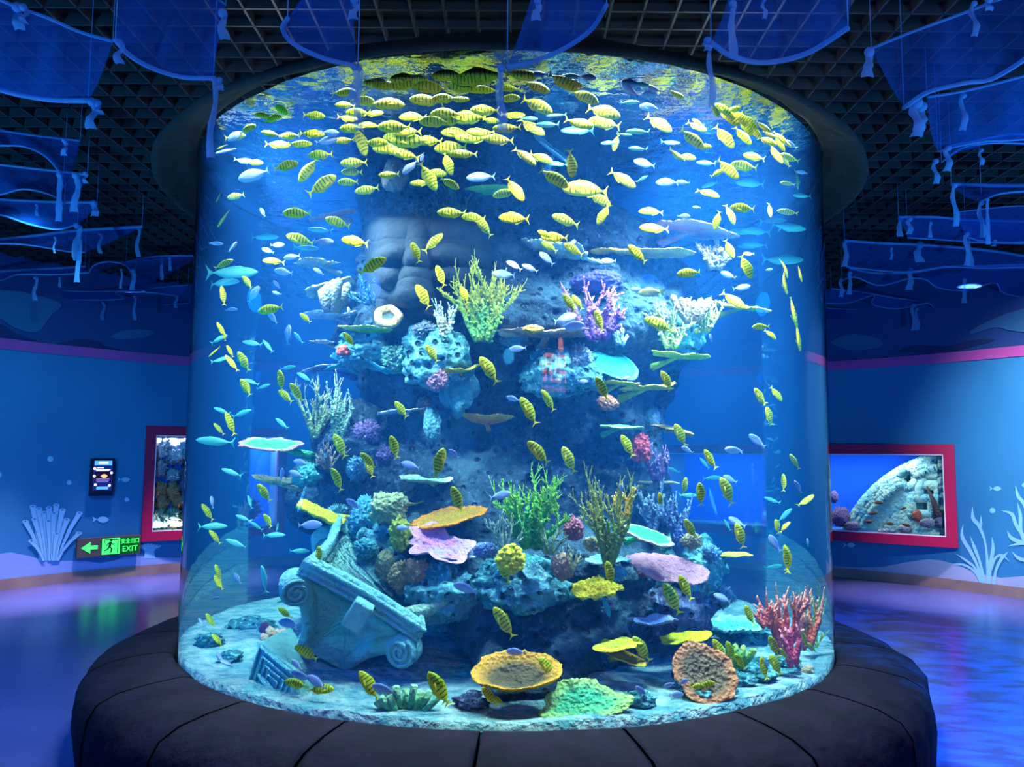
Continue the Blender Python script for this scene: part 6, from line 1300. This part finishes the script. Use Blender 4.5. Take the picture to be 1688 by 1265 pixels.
net('fifth long blue net panel stepping down the seaweed side', [(1481, 358), (1540, 358), (1600, 363), (1720, 366)], [(1496, 392), (1560, 396), (1620, 400), (1700, 402)], 3.5, 3.38, [(1484, 360, 390, 11), (1500, 362, 386, 10), (1534, 368, 392, 7)], 4, 6)
net('sixth long blue net panel near the tank edge on the seaweed side', [(1392, 397), (1450, 401), (1520, 404), (1600, 410), (1650, 416), (1720, 428)], [(1396, 440), (1450, 446), (1500, 448), (1560, 440), (1620, 442), (1720, 440)], 3.5, 3.38, [(1394, 398, 440, 10), (1516, 404, 432, 16), (1470, 410, 428, 5), (1598, 380, 440, 12)], 5, 6)
net('wave-hemmed blue net close to the tank edge, seaweed side', [(1400, 442), (1440, 450), (1500, 450), (1560, 440), (1640, 438), (1720, 435)], [(1388, 462), (1410, 457), (1450, 471), (1500, 459), (1528, 462), (1545, 474), (1590, 479), (1640, 466), (1655, 484), (1720, 494)], 3.5, 3.4, [(1387, 462, 490, 8), (1401, 450, 486, 8), (1501, 446, 478, 12), (1590, 462, 500, 8)], 4, 5)
net('lower wave-hemmed blue net over the pink band, seaweed side', [(1370, 476), (1420, 482), (1480, 492), (1560, 500), (1680, 500)], [(1362, 500), (1400, 499), (1440, 487), (1438, 502), (1480, 509), (1530, 500), (1546, 517), (1600, 516), (1676, 514)], 3.5, 3.4, [(1506, 504, 545, 9)], 3.5, 3)
net('lowest blue net with scalloped hem by the tank edge, seaweed side', [(1362, 508), (1400, 510), (1450, 512), (1516, 506)], [(1362, 538), (1400, 530), (1412, 528), (1404, 543), (1440, 548), (1480, 543)], 3.5, 3.38, [(1428, 566, 602, 5), (1512, 510, 545, 6)], 3, 2)
net('small pale looped net ribbon hanging at the pink band, seaweed side', [(1425, 545), (1450, 548), (1480, 545), (1518, 540)], [(1424, 562), (1440, 557), (1470, 565), (1500, 562), (1520, 554)], 3.5, 3.42, [(1424, 566, 604, 5)], 3, 2)
net('brightly lit pale net by the wall lamp, seaweed side', [(1592, 492), (1620, 488), (1650, 482), (1668, 486)], [(1560, 545), (1590, 543), (1630, 533), (1676, 515)], 3.5, 3.38, [(1563, 546, 570, 9), (1571, 520, 560, 4)], 5, 3)
net('second blue net panel stepping down the exit sign side', [(-50, 206), (0, 215), (60, 224), (132, 232)], [(-50, 236), (0, 240), (40, 242), (75, 258), (98, 285), (104, 308)], 3.5, 3.3, [(98, 288, 366, 12), (106, 232, 256, 10)], 4.5, 5)
net('third blue net panel stepping down the exit sign side', [(-50, 268), (0, 272), (70, 280), (144, 288)], [(-50, 322), (0, 321), (40, 312), (85, 322), (106, 336)], 3.5, 3.3, [(140, 286, 302, 8), (125, 290, 350, 14)], 4.5, 6)
net('fourth blue net panel stepping down the exit sign side', [(-50, 326), (0, 329), (80, 333), (160, 334)], [(-50, 348), (0, 354), (50, 370), (95, 378), (128, 370)], 3.5, 3.34, [(155, 336, 356, 14), (127, 372, 430, 14), (60, 338, 356, 6)], 5, 6)
net('long fifth blue net panel near the tank edge, exit sign side', [(-50, 398), (30, 392), (120, 381), (180, 377), (234, 374)], [(-50, 405), (10, 402), (60, 406), (120, 416), (140, 416)], 3.5, 3.38, [(228, 376, 424, 8), (165, 386, 418, 7), (131, 382, 466, 9), (90, 392, 418, 4)], 4, 7)
net('sixth blue net panel with arched hem, exit sign side', [(-50, 452), (0, 448), (70, 444), (140, 440)], [(-50, 470), (0, 463), (30, 453), (90, 453), (146, 450)], 3.5, 3.38, [(58, 458, 496, 8), (98, 458, 474, 5)], 4, 6)
net('arched blue net panel beside the tank edge, exit sign side', [(208, 432), (250, 424), (290, 422), (330, 422)], [(146, 450), (158, 436), (185, 432), (212, 442), (222, 478)], 3.5, 3.38, [(219, 446, 478, 9), (267, 424, 462, 6), (280, 426, 446, 6), (200, 445, 476, 5)], 4, 4)
net('low wavy blue net beneath the arched panel, exit sign side', [(0, 470), (60, 474), (120, 480), (200, 480), (310, 470)], [(62, 500), (100, 506), (124, 504), (120, 495), (170, 495), (205, 492), (190, 482), (240, 482), (292, 488)], 3.5, 3.4, [(90, 505, 545, 5), (170, 500, 528, 7), (222, 490, 528, 6), (290, 488, 508, 6)], 3.5, 3)
net('lowest wavy blue net over the pink band, exit sign side', [(60, 510), (140, 508), (220, 505), (312, 500)], [(84, 540), (105, 535), (130, 543), (178, 549), (208, 546), (206, 533), (250, 530), (275, 530), (316, 525)], 3.5, 3.4, [(84, 540, 578, 4), (246, 535, 560, 6), (245, 562, 578, 8)], 3, 2)
net('small brightly lit net tip by the wall lamp, exit sign side', [(-40, 496), (0, 498), (30, 498), (60, 500)], [(-40, 508), (0, 512), (35, 516), (70, 506)], 3.5, 3.42, [], 5, 3)
